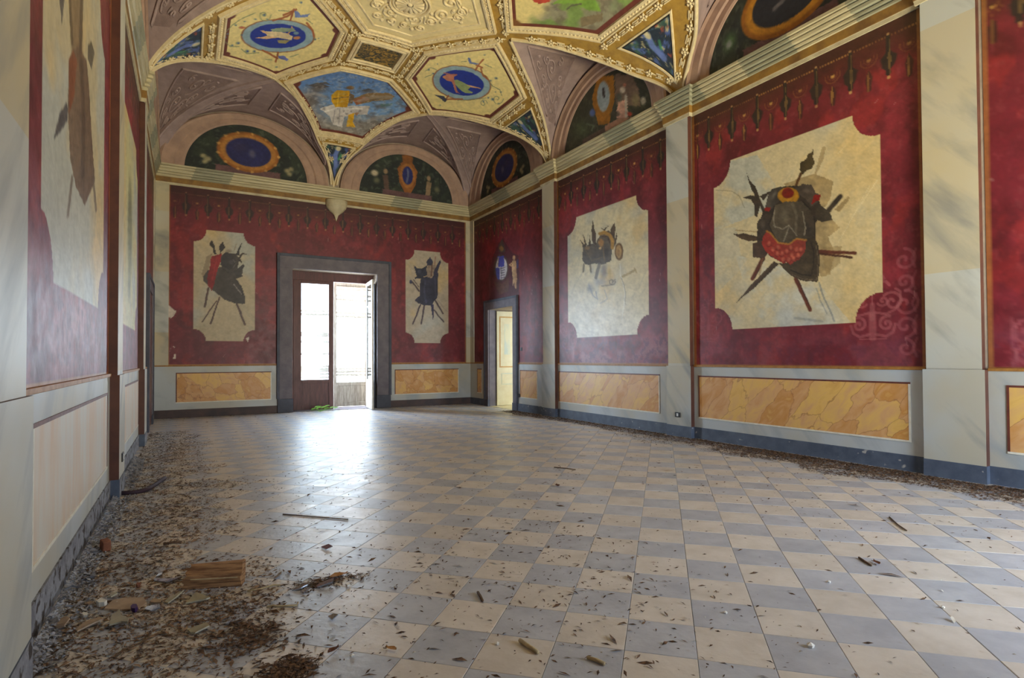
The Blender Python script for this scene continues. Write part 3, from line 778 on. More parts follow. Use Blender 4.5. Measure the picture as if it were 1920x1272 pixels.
def worn(c, seed, lim=1.9, al=.5):
    """greyish bloom and rubbed scrolls low on the red"""
    u, v = c.U[:, 0], c.U[:, 1]; n = fbm(u * 3, v * 3, seed); n2 = fbm(u * 12, v * 12, seed + 2, 3)
    c.blend((1 - sstep(lim - .5, lim + .2, v)) * sstep(.45, .7, n) * al, (158, 104, 112)); c.blend((1 - sstep(lim - .4, lim, v)) * sstep(.56, .62, n2) * al * .9, (98, 42, 66))

K3, KB = (62, 52, 42), (96, 50, 34)
def trophy3(c):
    """cuirass over a shield, crossed arms behind"""
    c.use('px', (1320, 220, 2.707)); T = 2
    sh = (150, 126, 84)
    c.poly([(400, 340), (560, 285), (655, 325), (640, 420), (600, 470), (650, 520), (690, 560), (630, 610), (665, 690), (640, 800), (590, 810), (560, 700), (560, 480), (480, 380)], sh, .75, .3)
    c.poly([(560, 290), (600, 150), (620, 150), (605, 220), (560, 310)], sh, .6); c.poly([(660, 470), (735, 400), (742, 412), (690, 480)], sh, .8); c.poly([(590, 660), (700, 655), (690, 740), (620, 800)], sh, .6)
    c.stroke([(455, 375), (492, 285)], 13, (86, 56, 30), lab=T)
    c.poly([(488, 232), (520, 212), (526, 190), (545, 180), (556, 156), (557, 185), (551, 200), (563, 232), (545, 262), (515, 275), (500, 292), (486, 268)], (60, 50, 30), lab=T, shade=((1, 0), (96, 82, 52), .5))
    c.stroke([(262, 385), (312, 495)], 15, K3, lab=T); c.poly([(213, 272), (232, 322), (262, 352), (282, 405), (262, 408), (240, 362), (228, 330)], K3, lab=T)
    c.poly([(198, 408), (240, 396), (275, 405), (285, 440), (270, 508), (256, 500), (258, 452), (238, 418)], K3, lab=T); c.poly([(282, 402), (340, 372), (302, 422)], K3, lab=T)
    c.poly([(148, 594), (200, 590), (252, 600), (292, 612), (288, 628), (222, 630), (180, 614)], (70, 54, 38), lab=T, shade=((0, 1), (104, 82, 56), .5)); c.stroke([(158, 575), (280, 582)], 5, (150, 120, 80), .6)
    c.stroke([(300, 712), (246, 820)], 20, KB, lab=T); c.stroke([(308, 720), (256, 818)], 6, (58, 32, 26), .8); c.stroke([(282, 800), (296, 720)], 8, (150, 120, 80), .5)
    c.poly([(355, 732), (380, 746), (262, 862), (162, 944), (238, 852)], (84, 68, 52), lab=T, shade=((1, 1), (50, 38, 30), .7))
    c.stroke([(466, 822), (538, 978)], 19, KB, lab=T); c.stroke([(476, 822), (542, 972)], 6, (60, 34, 26), .8)
    c.stroke([(575, 682), (768, 690)], 17, KB, lab=T); c.stroke([(580, 692), (752, 712)], 11, (72, 40, 26), lab=T)
    c.poly([(300, 480), (345, 365), (420, 350), (540, 345), (585, 420), (600, 480), (565, 540), (568, 640), (560, 720), (470, 745), (340, 710), (268, 620), (272, 550)], (54, 45, 37), lab=T)
    c.poly([(378, 742), (440, 740), (490, 700), (520, 640), (548, 598), (566, 622), (580, 652), (588, 720), (584, 788), (576, 836), (502, 832), (440, 804)], (74, 62, 46), lab=T, shade=((1, -.4), (50, 42, 32), .6))
    c.stroke([(545, 640), (558, 690), (556, 745), (545, 805), (500, 800), (440, 776)], 6, (40, 32, 26), .9); c.stroke([(568, 650), (580, 720), (572, 826), (505, 822), (445, 796)], 4, (120, 104, 82), .7)
    c.poly([(300, 500), (345, 475), (352, 560), (332, 592), (296, 604), (266, 562), (272, 530)], (70, 60, 50), lab=T, shade=((1, 0), (48, 40, 34), .6))
    c.poly([(248, 640), (298, 625), (325, 690), (306, 716), (247, 712)], (80, 62, 48), lab=T, shade=((1, 0), (56, 40, 34), .7))
    c.poly([(330, 378), (365, 356), (405, 352), (400, 400), (368, 440), (335, 474), (310, 462), (318, 420)], (58, 52, 46), lab=T, shade=((-1, 0), (110, 104, 92), .35)); c.poly([(308, 458), (340, 458), (330, 478), (308, 474)], (128, 30, 22), lab=T)
    c.poly([(462, 362), (500, 338), (548, 344), (566, 380), (592, 396), (578, 432), (545, 452), (520, 420), (480, 390)], (66, 56, 48), lab=T, shade=((1, 0), (104, 92, 78), .3)); c.poly([(560, 392), (594, 394), (586, 420), (560, 432), (542, 446)], (122, 24, 18), lab=T)
    c.blob(428, 398, 58, 46, (168, 118, 26), lab=T, hard=.85); c.blob(425, 385, 34, 30, (112, 26, 14), lab=T, hard=.8)
    c.poly([(358, 448), (420, 428), (500, 428), (538, 468), (562, 520), (564, 600), (520, 622), (470, 612), (430, 642), (372, 634), (345, 582), (330, 545), (350, 490)], (88, 78, 62), lab=T, shade=((1, .4), (54, 46, 38), .75))
    c.blob(410, 500, 34, 60, (124, 114, 94), .55, rot=.2, hard=.1); c.blob(525, 560, 26, 60, (36, 30, 26), .55, hard=.1); c.blob(300, 545, 18, 34, (104, 94, 80), .5, hard=.1); c.blob(355, 395, 14, 34, (128, 122, 110), .5, rot=.5, hard=.1); c.blob(520, 372, 26, 16, (112, 100, 86), .5, hard=.1); c.blob(520, 760, 40, 30, (96, 82, 62), .5, hard=.1); c.blob(600, 500, 14, 18, (104, 94, 78), .5, hard=.1)
    c.stroke([(358, 448), (350, 490), (330, 545), (345, 582), (372, 634)], 5, (34, 28, 24), .8); c.stroke([(500, 428), (538, 468), (562, 520), (564, 600)], 6, (30, 26, 22), .8)
    for pts in ([(360, 470), (352, 520), (362, 560)], [(352, 550), (400, 570), (430, 548), (470, 600)], [(430, 560), (405, 630)], [(500, 480), (515, 560), (508, 600)]): c.stroke(pts, 6, (150, 142, 124), .65)
    c.stroke([(450, 440), (470, 500), (465, 590)], 14, (112, 102, 84), .5); c.poly([(518, 470), (555, 470), (560, 545), (538, 560), (520, 520)], (64, 54, 44), .8)
    c.poly([(300, 605), (322, 572), (336, 585), (372, 634), (430, 642), (470, 614), (520, 622), (512, 680), (484, 722), (462, 730), (440, 748), (418, 736), (398, 742), (360, 718), (312, 682), (294, 640)], (150, 48, 38), lab=T, shade=((1, -.2), (120, 62, 52), .6))
    c.stroke([(318, 578), (340, 590), (374, 636), (430, 646), (470, 616), (520, 624)], 9, (168, 122, 50), .8)
    for x, y in ((330, 640), (350, 670), (372, 690), (396, 690), (420, 680), (445, 700), (402, 720), (430, 722), (455, 715), (478, 700), (470, 670), (442, 662), (492, 672), (376, 660)): c.blob(x, y, 13, 17, (198, 112, 88), .7, hard=.2); c.stroke([(x - 11, y + 12), (x, y + 18), (x + 11, y + 10)], 3, (96, 26, 24), .6)
    c.stroke([(632, 472), (692, 402)], 25, (62, 52, 42), lab=T); c.poly([(562, 478), (590, 444), (642, 486), (650, 520), (602, 534), (572, 522)], (58, 50, 40), lab=T, shade=((1, 0), (100, 90, 74), .4)); c.poly([(662, 424), (676, 400), (698, 392), (697, 415), (672, 444)], (52, 44, 36), lab=T)
    # plaster cracks and grey vein at the foot
    c.stroke([(585, 840), (600, 900), (640, 980), (660, 1034)], 9, (110, 116, 122), .55); c.stroke([(570, 870), (590, 930), (625, 1000)], 6, (120, 126, 130), .5)
    c.stroke([(460, 1020), (600, 1036)], 12, (120, 126, 130), .4); c.stroke([(800, 420), (840, 350)], 3, (224, 210, 170), .7); c.stroke([(680, 640), (770, 480), (880, 320)], 4, (226, 212, 172), .6); c.stroke([(680, 185), (720, 140)], 3, (226, 212, 172), .6)
    c.stroke([(60, 370), (140, 375), (180, 400), (205, 460)], 4, (120, 112, 90), .5)
def trophy2(c):
    c.use('px', (1040, 350, 3.741)); T = 12; d = (80, 66, 48)
    c.poly([(198, 422), (240, 408), (290, 395), (318, 340), (380, 308), (420, 340), (432, 400), (402, 450), (396, 522), (340, 548), (300, 540), (218, 548), (193, 520)], d, .85, lab=T, shade=((0, 1), (70, 68, 66), .5)); c.blob(250, 470, 40, 40, (112, 92, 66), .6, hard=.1); c.blob(360, 460, 30, 50, (50, 42, 34), .6, hard=.1); c.stroke([(215, 440), (260, 520), (330, 500)], 9, (130, 108, 74), .5); c.stroke([(340, 420), (350, 520)], 9, (128, 100, 64), .6)
    for p in ([(178, 372), (218, 418), (204, 428)], [(198, 328), (228, 412), (212, 414)], [(236, 420), (248, 342), (256, 420)], [(266, 238), (290, 330), (290, 410), (264, 390), (258, 310)], [(418, 252), (428, 300), (416, 365), (386, 345), (396, 290)], [(430, 320), (440, 345), (425, 410)], [(318, 290), (345, 300), (382, 270), (350, 315)]): c.poly(p, (72, 54, 36), .9, lab=T)
    c.stroke([(316, 332), (350, 322), (386, 340), (406, 380), (404, 430)], 24, (178, 134, 56), lab=T); c.stroke([(330, 350), (372, 352), (388, 400)], 7, (70, 46, 30)); c.blob(325, 395, 26, 36, (164, 118, 62), .95, hard=.5); c.blob(318, 432, 14, 10, (214, 176, 120)); c.blob(230, 430, 24, 18, (150, 112, 66), .6)
    c.blob(452, 456, 33, 66, (108, 80, 44), lab=T, hard=.85); c.blob(450, 456, 22, 50, (172, 138, 82), hard=.8); c.blob(447, 462, 12, 34, (140, 104, 56), .7)
    for p in ([(205, 545), (200, 598)], [(250, 548), (255, 600)]): c.stroke(p, 12, (96, 84, 66), .7)
    c.stroke([(312, 545), (290, 640)], 22, (98, 94, 92), .75); c.blob(345, 595, 36, 80, (128, 126, 132), .65, hard=.2); c.blob(385, 600, 18, 70, (190, 166, 110), .5, hard=.2); c.blob(320, 670, 70, 40, (150, 152, 160), .6, hard=.1)
    c.stroke(spiral(402, 668, 26, 1.2), 9, (118, 110, 98), .7); c.stroke([(330, 700), (400, 690), (425, 650)], 10, (124, 116, 106), .6); c.blob(250, 715, 40, 50, (132, 134, 142), .6, hard=.1); c.stroke([(240, 690), (265, 760), (300, 790), (290, 740)], 9, (140, 142, 150), .5); c.stroke([(350, 730), (370, 790), (320, 820)], 8, (158, 158, 160), .45)
    c.stroke([(478, 632), (520, 610), (566, 584)], 17, (172, 152, 108), .8); c.stroke([(560, 570), (575, 605)], 10, (180, 158, 112), .7)
    c.stroke([(458, 540), (462, 620), (478, 680), (492, 740), (488, 820), (470, 940)], 6, (228, 224, 210), .8); c.stroke([(466, 640), (486, 690), (498, 750), (494, 820)], 5, (140, 130, 108), .6)  # pale crack with its shadow painted beside it
def trophy_bl(c):
    c.use('px', (340, 420, 5.3)); T = 2
    c.poly([(205, 500), (250, 330), (310, 290), (300, 330), (270, 460), (228, 570)], (120, 104, 84), .5)
    for a, b, w_ in (((268, 640), (234, 822), 22), ((350, 765), (208, 972), 12), ((378, 735), (290, 992), 16), ((552, 795), (632, 1000), 20)): c.stroke([a, b], w_, (84, 60, 56), lab=T)
    c.poly([(278, 188), (300, 162), (326, 208), (334, 240), (348, 300), (326, 300), (308, 235), (284, 216)], (54, 46, 48), lab=T); c.poly([(372, 226), (412, 176), (438, 236), (402, 270), (392, 300), (380, 300), (384, 262)], (52, 46, 48), lab=T)
    c.poly([(545, 305), (572, 235), (602, 186), (582, 262), (572, 320)], (56, 52, 54), lab=T); c.poly([(574, 312), (610, 288), (656, 310), (612, 308), (588, 342), (606, 396), (568, 366)], (66, 58, 56), lab=T); c.stroke([(548, 200), (525, 270)], 10, (150, 130, 100), .6)
    c.poly([(218, 562), (224, 508), (268, 458), (330, 440), (400, 430), (470, 478), (540, 538), (600, 620), (630, 720), (630, 796), (540, 792), (430, 756), (330, 672), (262, 615)], (78, 70, 66), lab=T, shade=((1, .6), (52, 46, 46), .6)); c.stroke([(520, 600), (560, 650), (598, 700)], 8, (176, 170, 164), .7); c.stroke([(545, 560), (600, 650), (612, 780)], 5, (46, 40, 40), .7)
    c.poly([(380, 320), (440, 285), (545, 300), (575, 350), (560, 440), (620, 415), (600, 525), (545, 545), (400, 450)], (60, 54, 54), .9, lab=T); c.blob(470, 270, 50, 30, (110, 96, 84), .6, hard=.1)
    c.poly([(398, 332), (436, 282), (500, 296), (545, 370), (532, 432), (480, 458), (420, 432), (386, 402)], (50, 46, 50), lab=T, shade=((1, 0), (82, 76, 78), .4)); c.blob(495, 380, 34, 30, (82, 76, 80), .7); c.stroke([(512, 350), (540, 400), (510, 440)], 6, (130, 122, 116), .6)
    c.poly([(518, 472), (560, 448), (615, 398), (628, 418), (592, 470), (608, 528), (548, 522)], (62, 58, 60), lab=T)
    c.poly([(298, 322), (402, 294), (388, 380), (352, 480), (328, 600), (302, 664), (260, 610), (256, 540), (284, 430), (288, 370)], (152, 34, 40), lab=T, shade=((-1, 0), (112, 26, 36), .6)); c.stroke([(350, 340), (330, 440), (305, 560)], 10, (176, 58, 58), .5)
def trophy_br(c):
    c.use('px', (740, 440, 5.779)); T = 12; d = (56, 56, 76)
    for a, b, w_ in (((180, 500), (262, 612), 16), ((205, 490), (262, 570), 8), ((280, 765), (198, 968), 16), ((322, 768), (290, 966), 17), ((430, 698), (526, 856), 16), ((425, 818), (530, 948), 13)): c.stroke([a, b], w_, (74, 60, 68), lab=T)
    c.stroke([(455, 700), (570, 840)], 8, (150, 130, 120), .5); c.poly([(388, 755), (422, 755), (424, 880), (418, 942), (408, 880)], (52, 50, 84), lab=T); c.blob(176, 512, 18, 26, (58, 62, 92), lab=T)
    c.poly([(275, 500), (290, 462), (350, 452), (400, 478), (430, 440), (470, 430), (468, 600), (462, 690), (430, 720), (402, 766), (330, 772), (250, 742), (218, 712), (245, 680), (270, 668)], d, lab=T, shade=((1, .5), (44, 44, 62), .6)); c.stroke([(330, 500), (320, 620), (340, 740)], 20, (74, 78, 106), .6); c.stroke([(440, 470), (445, 680)], 16, (76, 76, 100), .5)
    c.poly([(204, 328), (238, 366), (300, 368), (346, 338), (350, 440), (300, 462), (280, 482), (218, 482), (222, 462), (242, 452), (224, 400)], (52, 54, 72), lab=T); c.blob(268, 400, 26, 24, (84, 88, 108), .6)
    c.poly([(355, 330), (462, 330), (456, 384), (404, 478), (345, 452)], (150, 132, 116), lab=T); c.stroke([(405, 300), (395, 450)], 12, (96, 66, 60), .9); c.stroke([(440, 240), (430, 330)], 10, (150, 100, 90), .7)
    c.poly([(348, 292), (386, 238), (412, 292), (402, 332), (350, 338)], (62, 64, 88), lab=T); c.poly([(428, 390), (458, 332), (492, 278), (504, 302), (482, 352), (468, 402), (474, 452), (420, 444)], (56, 56, 78), lab=T)
def trophy_l3(c):
    c.use('px', (0, 0, 3.028)); T = 2
    c.stroke([(420, -200), (440, 300)], 60, (120, 96, 70), .8); c.stroke([(385, -200), (410, 250)], 14, (84, 66, 48), .8, lab=T); c.stroke([(470, -200), (455, 300)], 18, (76, 60, 46), .8, lab=T); c.poly([(330, -60), (370, -60), (352, 155)], (90, 84, 80), lab=T)
    c.poly([(392, 330), (440, 262), (492, 340), (510, 560), (520, 760), (540, 1030), (480, 1168), (430, 1060), (398, 900), (384, 600)], (112, 86, 66), .85, lab=T, shade=((1, 0), (84, 62, 52), .5)); c.poly([(390, 330), (416, 284), (438, 350), (420, 560), (392, 640)], (128, 68, 40), .9, lab=T); c.stroke([(460, 340), (475, 700), (470, 1000)], 22, (74, 56, 46), .6)
    c.poly([(382, 578), (340, 640), (300, 802), (345, 745), (384, 690)], (84, 80, 82), lab=T); c.poly([(500, 260), (520, 230), (536, 300), (518, 400), (498, 330)], (96, 88, 74), lab=T)
    c.stroke([(410, 1000), (385, 1230)], 14, (100, 84, 70), .7); c.stroke([(525, 950), (545, 1200)], 12, (104, 88, 74), .7)

def grey_streaks(c):
    pan = c.lab == 1; keep_ = c.c.copy(); c.use('px', (1320, 220, 2.707)); n = fbm(c.Q[:, 0] * .012, c.Q[:, 1] * .012, 88)
    for P, col, a in (([(60, 240), (270, 190), (365, 350), (300, 480), (200, 520), (40, 580)], (176, 180, 172), .75), ([(160, 700), (330, 740), (560, 820), (760, 1060), (420, 1080), (250, 1000)], (194, 198, 194), .7), ([(40, 560), (160, 560), (200, 760), (60, 900)], (188, 186, 170), .5)):
        c.blend(c.inside(P) * a * sstep(.25, .6, n), col)
    c.blend(sstep(560, 760, c.Q[:, 0]) * .45 * sstep(.2, .6, n), (208, 178, 118)); c.c = np.where(pan[:, None], c.c, keep_)
# ---- right wall
def p_r3(c):
    red_ground(c, 3); frieze(c, 3.69); worn(c, 33, 1.85, .35)
    scroll_edge(c, 3.50, 1.5, 2.7, -1); damask(c, 3.93, 1.98, 1.0, .52); 
    for k in range(7): damask(c, 4.4 + k * .34, 1.55, .42, .14, (96, 34, 52))
    damask(c, 6.55, 1.95, .8, .2); c.use('uv'); gold_edges(c, 3.36, 6.83)
    notched(c, 3.805, 6.41, seed=4); grey_streaks(c); trophy3(c)
fresco_grid('R', 3.335, 6.86, ZD + .01, 5.61, .0135, .0135, p_r3)
def p_r2(c):
    red_ground(c, 6); frieze(c, 7.62); worn(c, 40, 2.0, .7); damask(c, 10.55, 1.95, 1, .3); gold_edges(c, 7.46, 10.96); c.use('uv')
    notched(c, 7.95, 10.58, base=(212, 200, 164), seed=9, lab=11)
    u, v = c.U[:, 0], c.U[:, 1]; c.blend((c.lab == 11) * (1 - sstep(2.0, 3.4, v + .35 * (9.6 - u))) * .75, (226, 222, 212)); trophy2(c)  # pale lower part: faded paint, with the door's glare painted in
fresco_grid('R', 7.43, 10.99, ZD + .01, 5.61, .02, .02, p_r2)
def p_r1(c):
    red_ground(c, 12); frieze(c, 11.8); worn(c, 47, 2.6, .3); gold_edges(c, 11.55, 15.6)
    c.use('px', (880, 440, 3.744)); T = 2
    c.poly([(140, 470), (135, 300), (165, 160), (205, 60), (235, 25), (262, 70), (300, 130), (345, 150), (352, 300), (345, 440), (250, 462)], (76, 30, 40), .75, .3)
    c.poly([(205, 120), (208, 80), (228, 30), (248, 75), (250, 120), (228, 130)], (70, 58, 50), lab=T); c.blob(225, 100, 20, 26, (150, 108, 52), .9)
    c.blob(222, 232, 58, 105, (78, 62, 54), lab=T, hard=.8); c.blob(225, 235, 44, 88, (206, 200, 200), lab=T, hard=.85)
    c.use('px', (880, 440, 3.744)); c.poly([(196, 155), (244, 148), (244, 225), (204, 232)], (66, 70, 158)); c.poly([(182, 235), (212, 232), (214, 318), (200, 315), (186, 280)], (60, 66, 140))
    for y in (240, 256, 272, 288, 303): c.stroke([(222, y), (248, y - 6)], 5, (74, 54, 90), .9)
    c.stroke([(222, 232), (224, 322)], 3, (70, 60, 80), .8); c.stroke([(205, 160), (196, 220)], 9, (196, 168, 110), .7)
    c.poly([(168, 330), (230, 345), (280, 300), (275, 400), (210, 420), (190, 380)], (98, 66, 42), .7, lab=T); c.poly([(134, 300), (150, 290), (150, 440), (136, 450)], (120, 70, 66), .5)
    c.blob(313, 165, 14, 22, (206, 164, 116), lab=T); c.poly([(300, 185), (326, 182), (330, 250), (334, 310), (328, 380), (318, 375), (312, 330), (304, 370), (304, 310), (298, 250)], (214, 178, 130), lab=T, shade=((1, 0), (170, 120, 84), .6)); c.stroke([(300, 200), (282, 214), (300, 220)], 9, (206, 166, 116), lab=T); c.poly([(328, 190), (345, 170), (342, 235), (330, 240)], (70, 64, 110), .9)
fresco_grid('R', 11.56, YB - .02, ZD + .01, 5.61, .022, .022, p_r1, holes=[(D2[0] - .21, D2[1] + .21, 0, D2[2] + .24)])
def p_r4(c):
    red_ground(c, 15); frieze(c, 2.4); worn(c, 51, 1.8, .4); scroll_edge(c, 2.45, 1.4, 1.9, 1); damask(c, 1.9, 1.95, 1, .45); gold_edges(c, -1.4, 2.70); c.use('uv'); notched(c, -.7, 1.95, seed=13)
fresco_grid('R', YF + .05, 2.73, ZD + .01, 5.61, .03, .03, p_r4)
# ---- left wall
def p_l3(c):
    red_ground(c, 18); frieze(c, 3.5); worn(c, 58, 2.6, .55); gold_edges(c, 3.2, 6.86); c.use('uv')
    notched(c, 3.84, 6.44, base=(186, 172, 138), seed=15); trophy_l3(c)
fresco_grid('L', 3.17, 6.91, ZD + .01, 5.61, .02, .016, p_l3)
def p_l2(c):
    red_ground(c, 21); frieze(c, 7.7); worn(c, 62, 2.2, .5); gold_edges(c, 7.46, 10.96); c.use('uv'); notched(c, 7.97, 10.56, base=(200, 192, 140), seed=17)
    c.blob(9.25, 3.2, .5, .95, (110, 112, 74), .8, hard=.3, lab=2); c.blob(9.2, 2.4, .35, .3, (120, 122, 90), .6, hard=.2)
fresco_grid('L', 7.44, 10.88, ZD + .01, 5.61, .035, .025, p_l2)
def p_l1(c): red_ground(c, 24); frieze(c, 11.8); gold_edges(c, 11.58, 15.6)
fresco_grid('L', 11.41, YB - .02, ZD + .01, 5.61, .05, .04, p_l1, holes=[(D2[0] - .21, D2[1] + .21, 0, D2[2] + .24)])
def p_l4(c): red_ground(c, 27); frieze(c, 2.4); c.use('uv'); notched(c, -.7, 1.95, seed=19)
fresco_grid('L', YF + .05, 2.73, ZD + .01, 5.61, .06, .05, p_l4)
# ---- far wall
def p_b(c):
    red_ground(c, 30); frieze(c, -.02); worn(c, 66, 1.8, .25); c.use('uv')
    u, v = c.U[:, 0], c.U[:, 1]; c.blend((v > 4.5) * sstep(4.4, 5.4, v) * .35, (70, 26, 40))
    for k in range(9): damask(c, -.1 + k * .22 + (0 if k < 9 else 3), 1.55, .3, .15, (90, 30, 44))
    for x in (1.75, 1.95, 5.3, 7.15): damask(c, x, 2.2, .5, .22, (96, 34, 52))
    gold_edges(c, -.36, 7.44); c.use('uv'); notched(c, .145, 1.52, r=.27, base=(186, 170, 140), seed=23, lab=1); notched(c, 5.52, 6.886, r=.28, base=(182, 168, 148), seed=25, lab=11)
    trophy_bl(c); trophy_br(c); c.use('px')
    for p in ([(312, 576), (316, 573), (321, 577), (329, 583), (329, 589), (321, 597), (313, 593)], [(326, 665), (329, 664), (329, 673), (325, 673)], [(461, 634), (468, 632), (465, 641)], [(325, 649), (328, 651), (326, 653)]): c.poly(p, (214, 196, 180))
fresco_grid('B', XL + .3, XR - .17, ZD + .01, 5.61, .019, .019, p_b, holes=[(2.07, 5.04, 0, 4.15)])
# ================================================================== PAINTED VAULT
VZ0, VR = 6.06, 1.78
def S(x, y):
    ex = np.minimum(x - XL, XR - x); ey = np.minimum(YB - y, y - YF)
    u = np.clip(1 - ex / 4.15, 0, None); v = np.clip(1 - ey / 3.0, 0, None)
    return VZ0 + VR * np.clip(1 - u * u - v * v, 0, None) ** .6
def lift(p, h=0.0):
    """plan point (dx from the room axis, y) -> point of the vault, h metres into the room"""
    p = np.atleast_2d(np.asarray(p, float)); x = XC + p[:, 0]; y = p[:, 1]; e = .01
    P = np.stack([x, y, S(x, y)], -1)
    gx = (S(x + e, y) - S(x - e, y)) / (2 * e); gy = (S(x, y + e) - S(x, y - e)) / (2 * e)
    gx = np.clip(gx, -4, 4); gy = np.clip(gy, -4, 4)
    n = np.stack([gx, gy, -np.ones(len(x))], -1); n /= np.linalg.norm(n, axis=1)[:, None]
    return P + n * np.asarray(h).reshape(-1, 1), n
M_GOLDGROUND = mat('vault_ochre_ground', (176, 138, 52), (150, 114, 44), 6, .6, .2)
M_STUCCO = mat('pale_stucco', (226, 208, 166), (204, 184, 142), 8, .65, .2)
M_PURPLE = mat('mauve_stucco', (166, 144, 140), (146, 126, 124), 4, .75, .25)
M_PURPLE_D = mat('mauve_stucco_ground', (146, 124, 120), (126, 106, 104), 6, .8, .4, 45)
M_ARCH = mat('tan_archivolt', (176, 144, 124), (154, 126, 112), 4, .65, .15)
M_BROWNF = mat('brown_frame', (116, 56, 34), (92, 44, 30), 8, .55)
M_SQUARE = mat('gilt_foliage', (172, 132, 30), (40, 42, 20), 9, .5, .3, lo=.40, hi=.56, dist=1.2)

# boundary of the painted field: one quarter (dx >= 0, y >= YM), arcs between the springing points and the lunette tips
A1 = catmull([(.10, 15.715), (.20, 15.5), (.40, 15.25), (.60, 15.0), (.86, 14.5), (1.22, 14.0), (1.80, 13.30)], 5)
A2 = catmull([(1.80, 13.30), (2.32, 12.86), (2.88, 12.40), (3.34, 12.0), (3.68, 11.70), (3.95, 11.50), (4.13, 11.40)], 5)
A3 = catmull([(4.13, 11.16), (3.93, 10.97), (3.58, 10.64), (3.06, 10.22), (2.58, 9.86), (1.97, 9.36)], 5)
A4 = catmull([(1.97, 9.36), (2.50, 8.94), (3.02, 8.56), (3.42, 8.23), (3.76, 7.90), (3.97, 7.58), (4.13, 7.30)], 5)
mirx = lambda P: [np.array((-p[0], p[1])) for p in P]
miry = lambda P: [np.array((p[0], 2 * YM - p[1])) for p in P]
Q1 = list(A1) + list(A2[1:]) + list(A3) + list(A4[1:])                # from far middle to P2 (right side)
right = Q1 + miry(Q1)[::-1]
loop = right + mirx(right)[::-1]
loop = [np.asarray(p, float) for p in loop]
def cdt(poly, step):
    pts = [Vector(p) for p in poly]; n = len(pts); e = [(i, (i + 1) % n) for i in range(n)]
    P = np.array(poly); lo, hi = P.min(0), P.max(0)
    for x in np.arange(lo[0], hi[0], step):
        for y in np.arange(lo[1], hi[1], step):
            q = np.array((x + .003, y + .002))
            if np.min(np.hypot(*(P - q).T)) > step * .45: pts.append(Vector(q))
    r = geometry.delaunay_2d_cdt(pts, e, [], 1, 1e-5)
    return np.array([tuple(v) for v in r[0]]), [tuple(f) for f in r[2]]
V2, F2 = cdt(loop, .2)
ceiling = mesh('ceiling', lift(V2)[0], F2, M_GOLDGROUND, smooth=True); tag(ceiling, kind='structure')

def strip(path2, prof, m, name, closed=False, parent=ceiling, side_sign=1, d=.08):
    """moulding on the vault along a plan path; profile = (sideways, height)"""
    P2 = np.array(resample(path2, d, closed)); n = len(P2)
    if closed: T = np.roll(P2, -1, 0) - np.roll(P2, 1, 0)
    else: T = np.gradient(P2, axis=0)
    base, nr = lift(P2)
    nxt = lift(P2 + T * .01 / np.linalg.norm(T, axis=1)[:, None])[0]
    t3 = nxt - base; t3 /= np.linalg.norm(t3, axis=1)[:, None]
    sd = np.cross(nr, t3) * side_sign
    V, F = sweep(base, sd, nr, prof, closed)
    return mesh(name, V, F, m, parent)
def ring(poly, prof, m, name, parent=ceiling, d=.1):
    """mitred frame round a plan polygon (counter-clockwise); profile = (outward, height)"""
    P = [np.asarray(p, float) for p in poly]; n = len(P)
    if sum(P[i - 1][0] * P[i][1] - P[i][0] * P[i - 1][1] for i in range(n)) < 0: P = P[::-1]
    V = []; k = len(prof); cnt = 0
    cols = []
    for o, h in prof:
        Q = []
        for i in range(n):
            a = P[i] - P[i - 1]; b = P[(i + 1) % n] - P[i]
            na = np.array((a[1], -a[0])) / np.linalg.norm(a); nb = np.array((b[1], -b[0])) / np.linalg.norm(b)
            mt = (na + nb); mt = mt / (mt @ mt) * 2; Q.append(P[i] + mt * o)
        R = []
        for i in range(n):
            s_ = max(2, int(np.linalg.norm(P[(i + 1) % n] - P[i]) / d))
            R += [Q[i] + (Q[(i + 1) % n] - Q[i]) * t / s_ for t in range(s_)]
        cols.append(lift(R, h)[0])
    cnt = len(cols[0]); V = np.concatenate(cols)
    F = [(q * cnt + i, q * cnt + (i + 1) % cnt, (q + 1) * cnt + (i + 1) % cnt, (q + 1) * cnt + i) for q in range(k - 1) for i in range(cnt)]
    return mesh(name, V, F, m, parent), (cols, prof)
def beads(path3, nr, r, spacing, m, name, parent):
    """row of small stucco beads: uncountable, one part"""
    P = np.asarray(path3); Pn = np.roll(P, -1, 0); mb = MB(); acc = 0
    for a, b, n in zip(P, Pn, nr):
        l = np.linalg.norm(b - a); t = spacing - acc
        while t < l:
            q = a + (b - a) * t / l
            x = np.cross(n, (b - a)); x /= np.linalg.norm(x); y = np.cross(n, x)
            V = [q + n * r * 1.1]
            for zz, rr in ((.7, .7), (0, 1)): V += [q + n * r * zz + r * rr * (math.cos(k * math.pi / 3) * x + math.sin(k * math.pi / 3) * y) for k in range(6)]
            mb.add(V, [(0, 1 + k, 1 + (k + 1) % 6) for k in range(6)] + [(1 + k, 7 + k, 7 + (k + 1) % 6, 1 + (k + 1) % 6) for k in range(6)])
            t += spacing
        acc = l - (t - spacing)
    return tag(mb.build(name, m, parent, smooth=True), kind='stuff')
FRAME = [(0, .012), (.012, .05), (.045, .055), (.055, .03), (.105, .03), (.115, .06), (.14, .055), (.15, .0)]
def frame(poly, parent, bead=True):
    o, (cols, pr) = ring(poly, FRAME, M_STUCCO, 'stucco_frame', parent)
    if bead:
        mid = .5 * (cols[3] + cols[4]); c2 = np.stack([mid[:, 0] - XC, mid[:, 1]], -1)
        beads(mid, lift(c2)[1], .021, .075, M_STUCCO, 'bead_row', o)
    return o

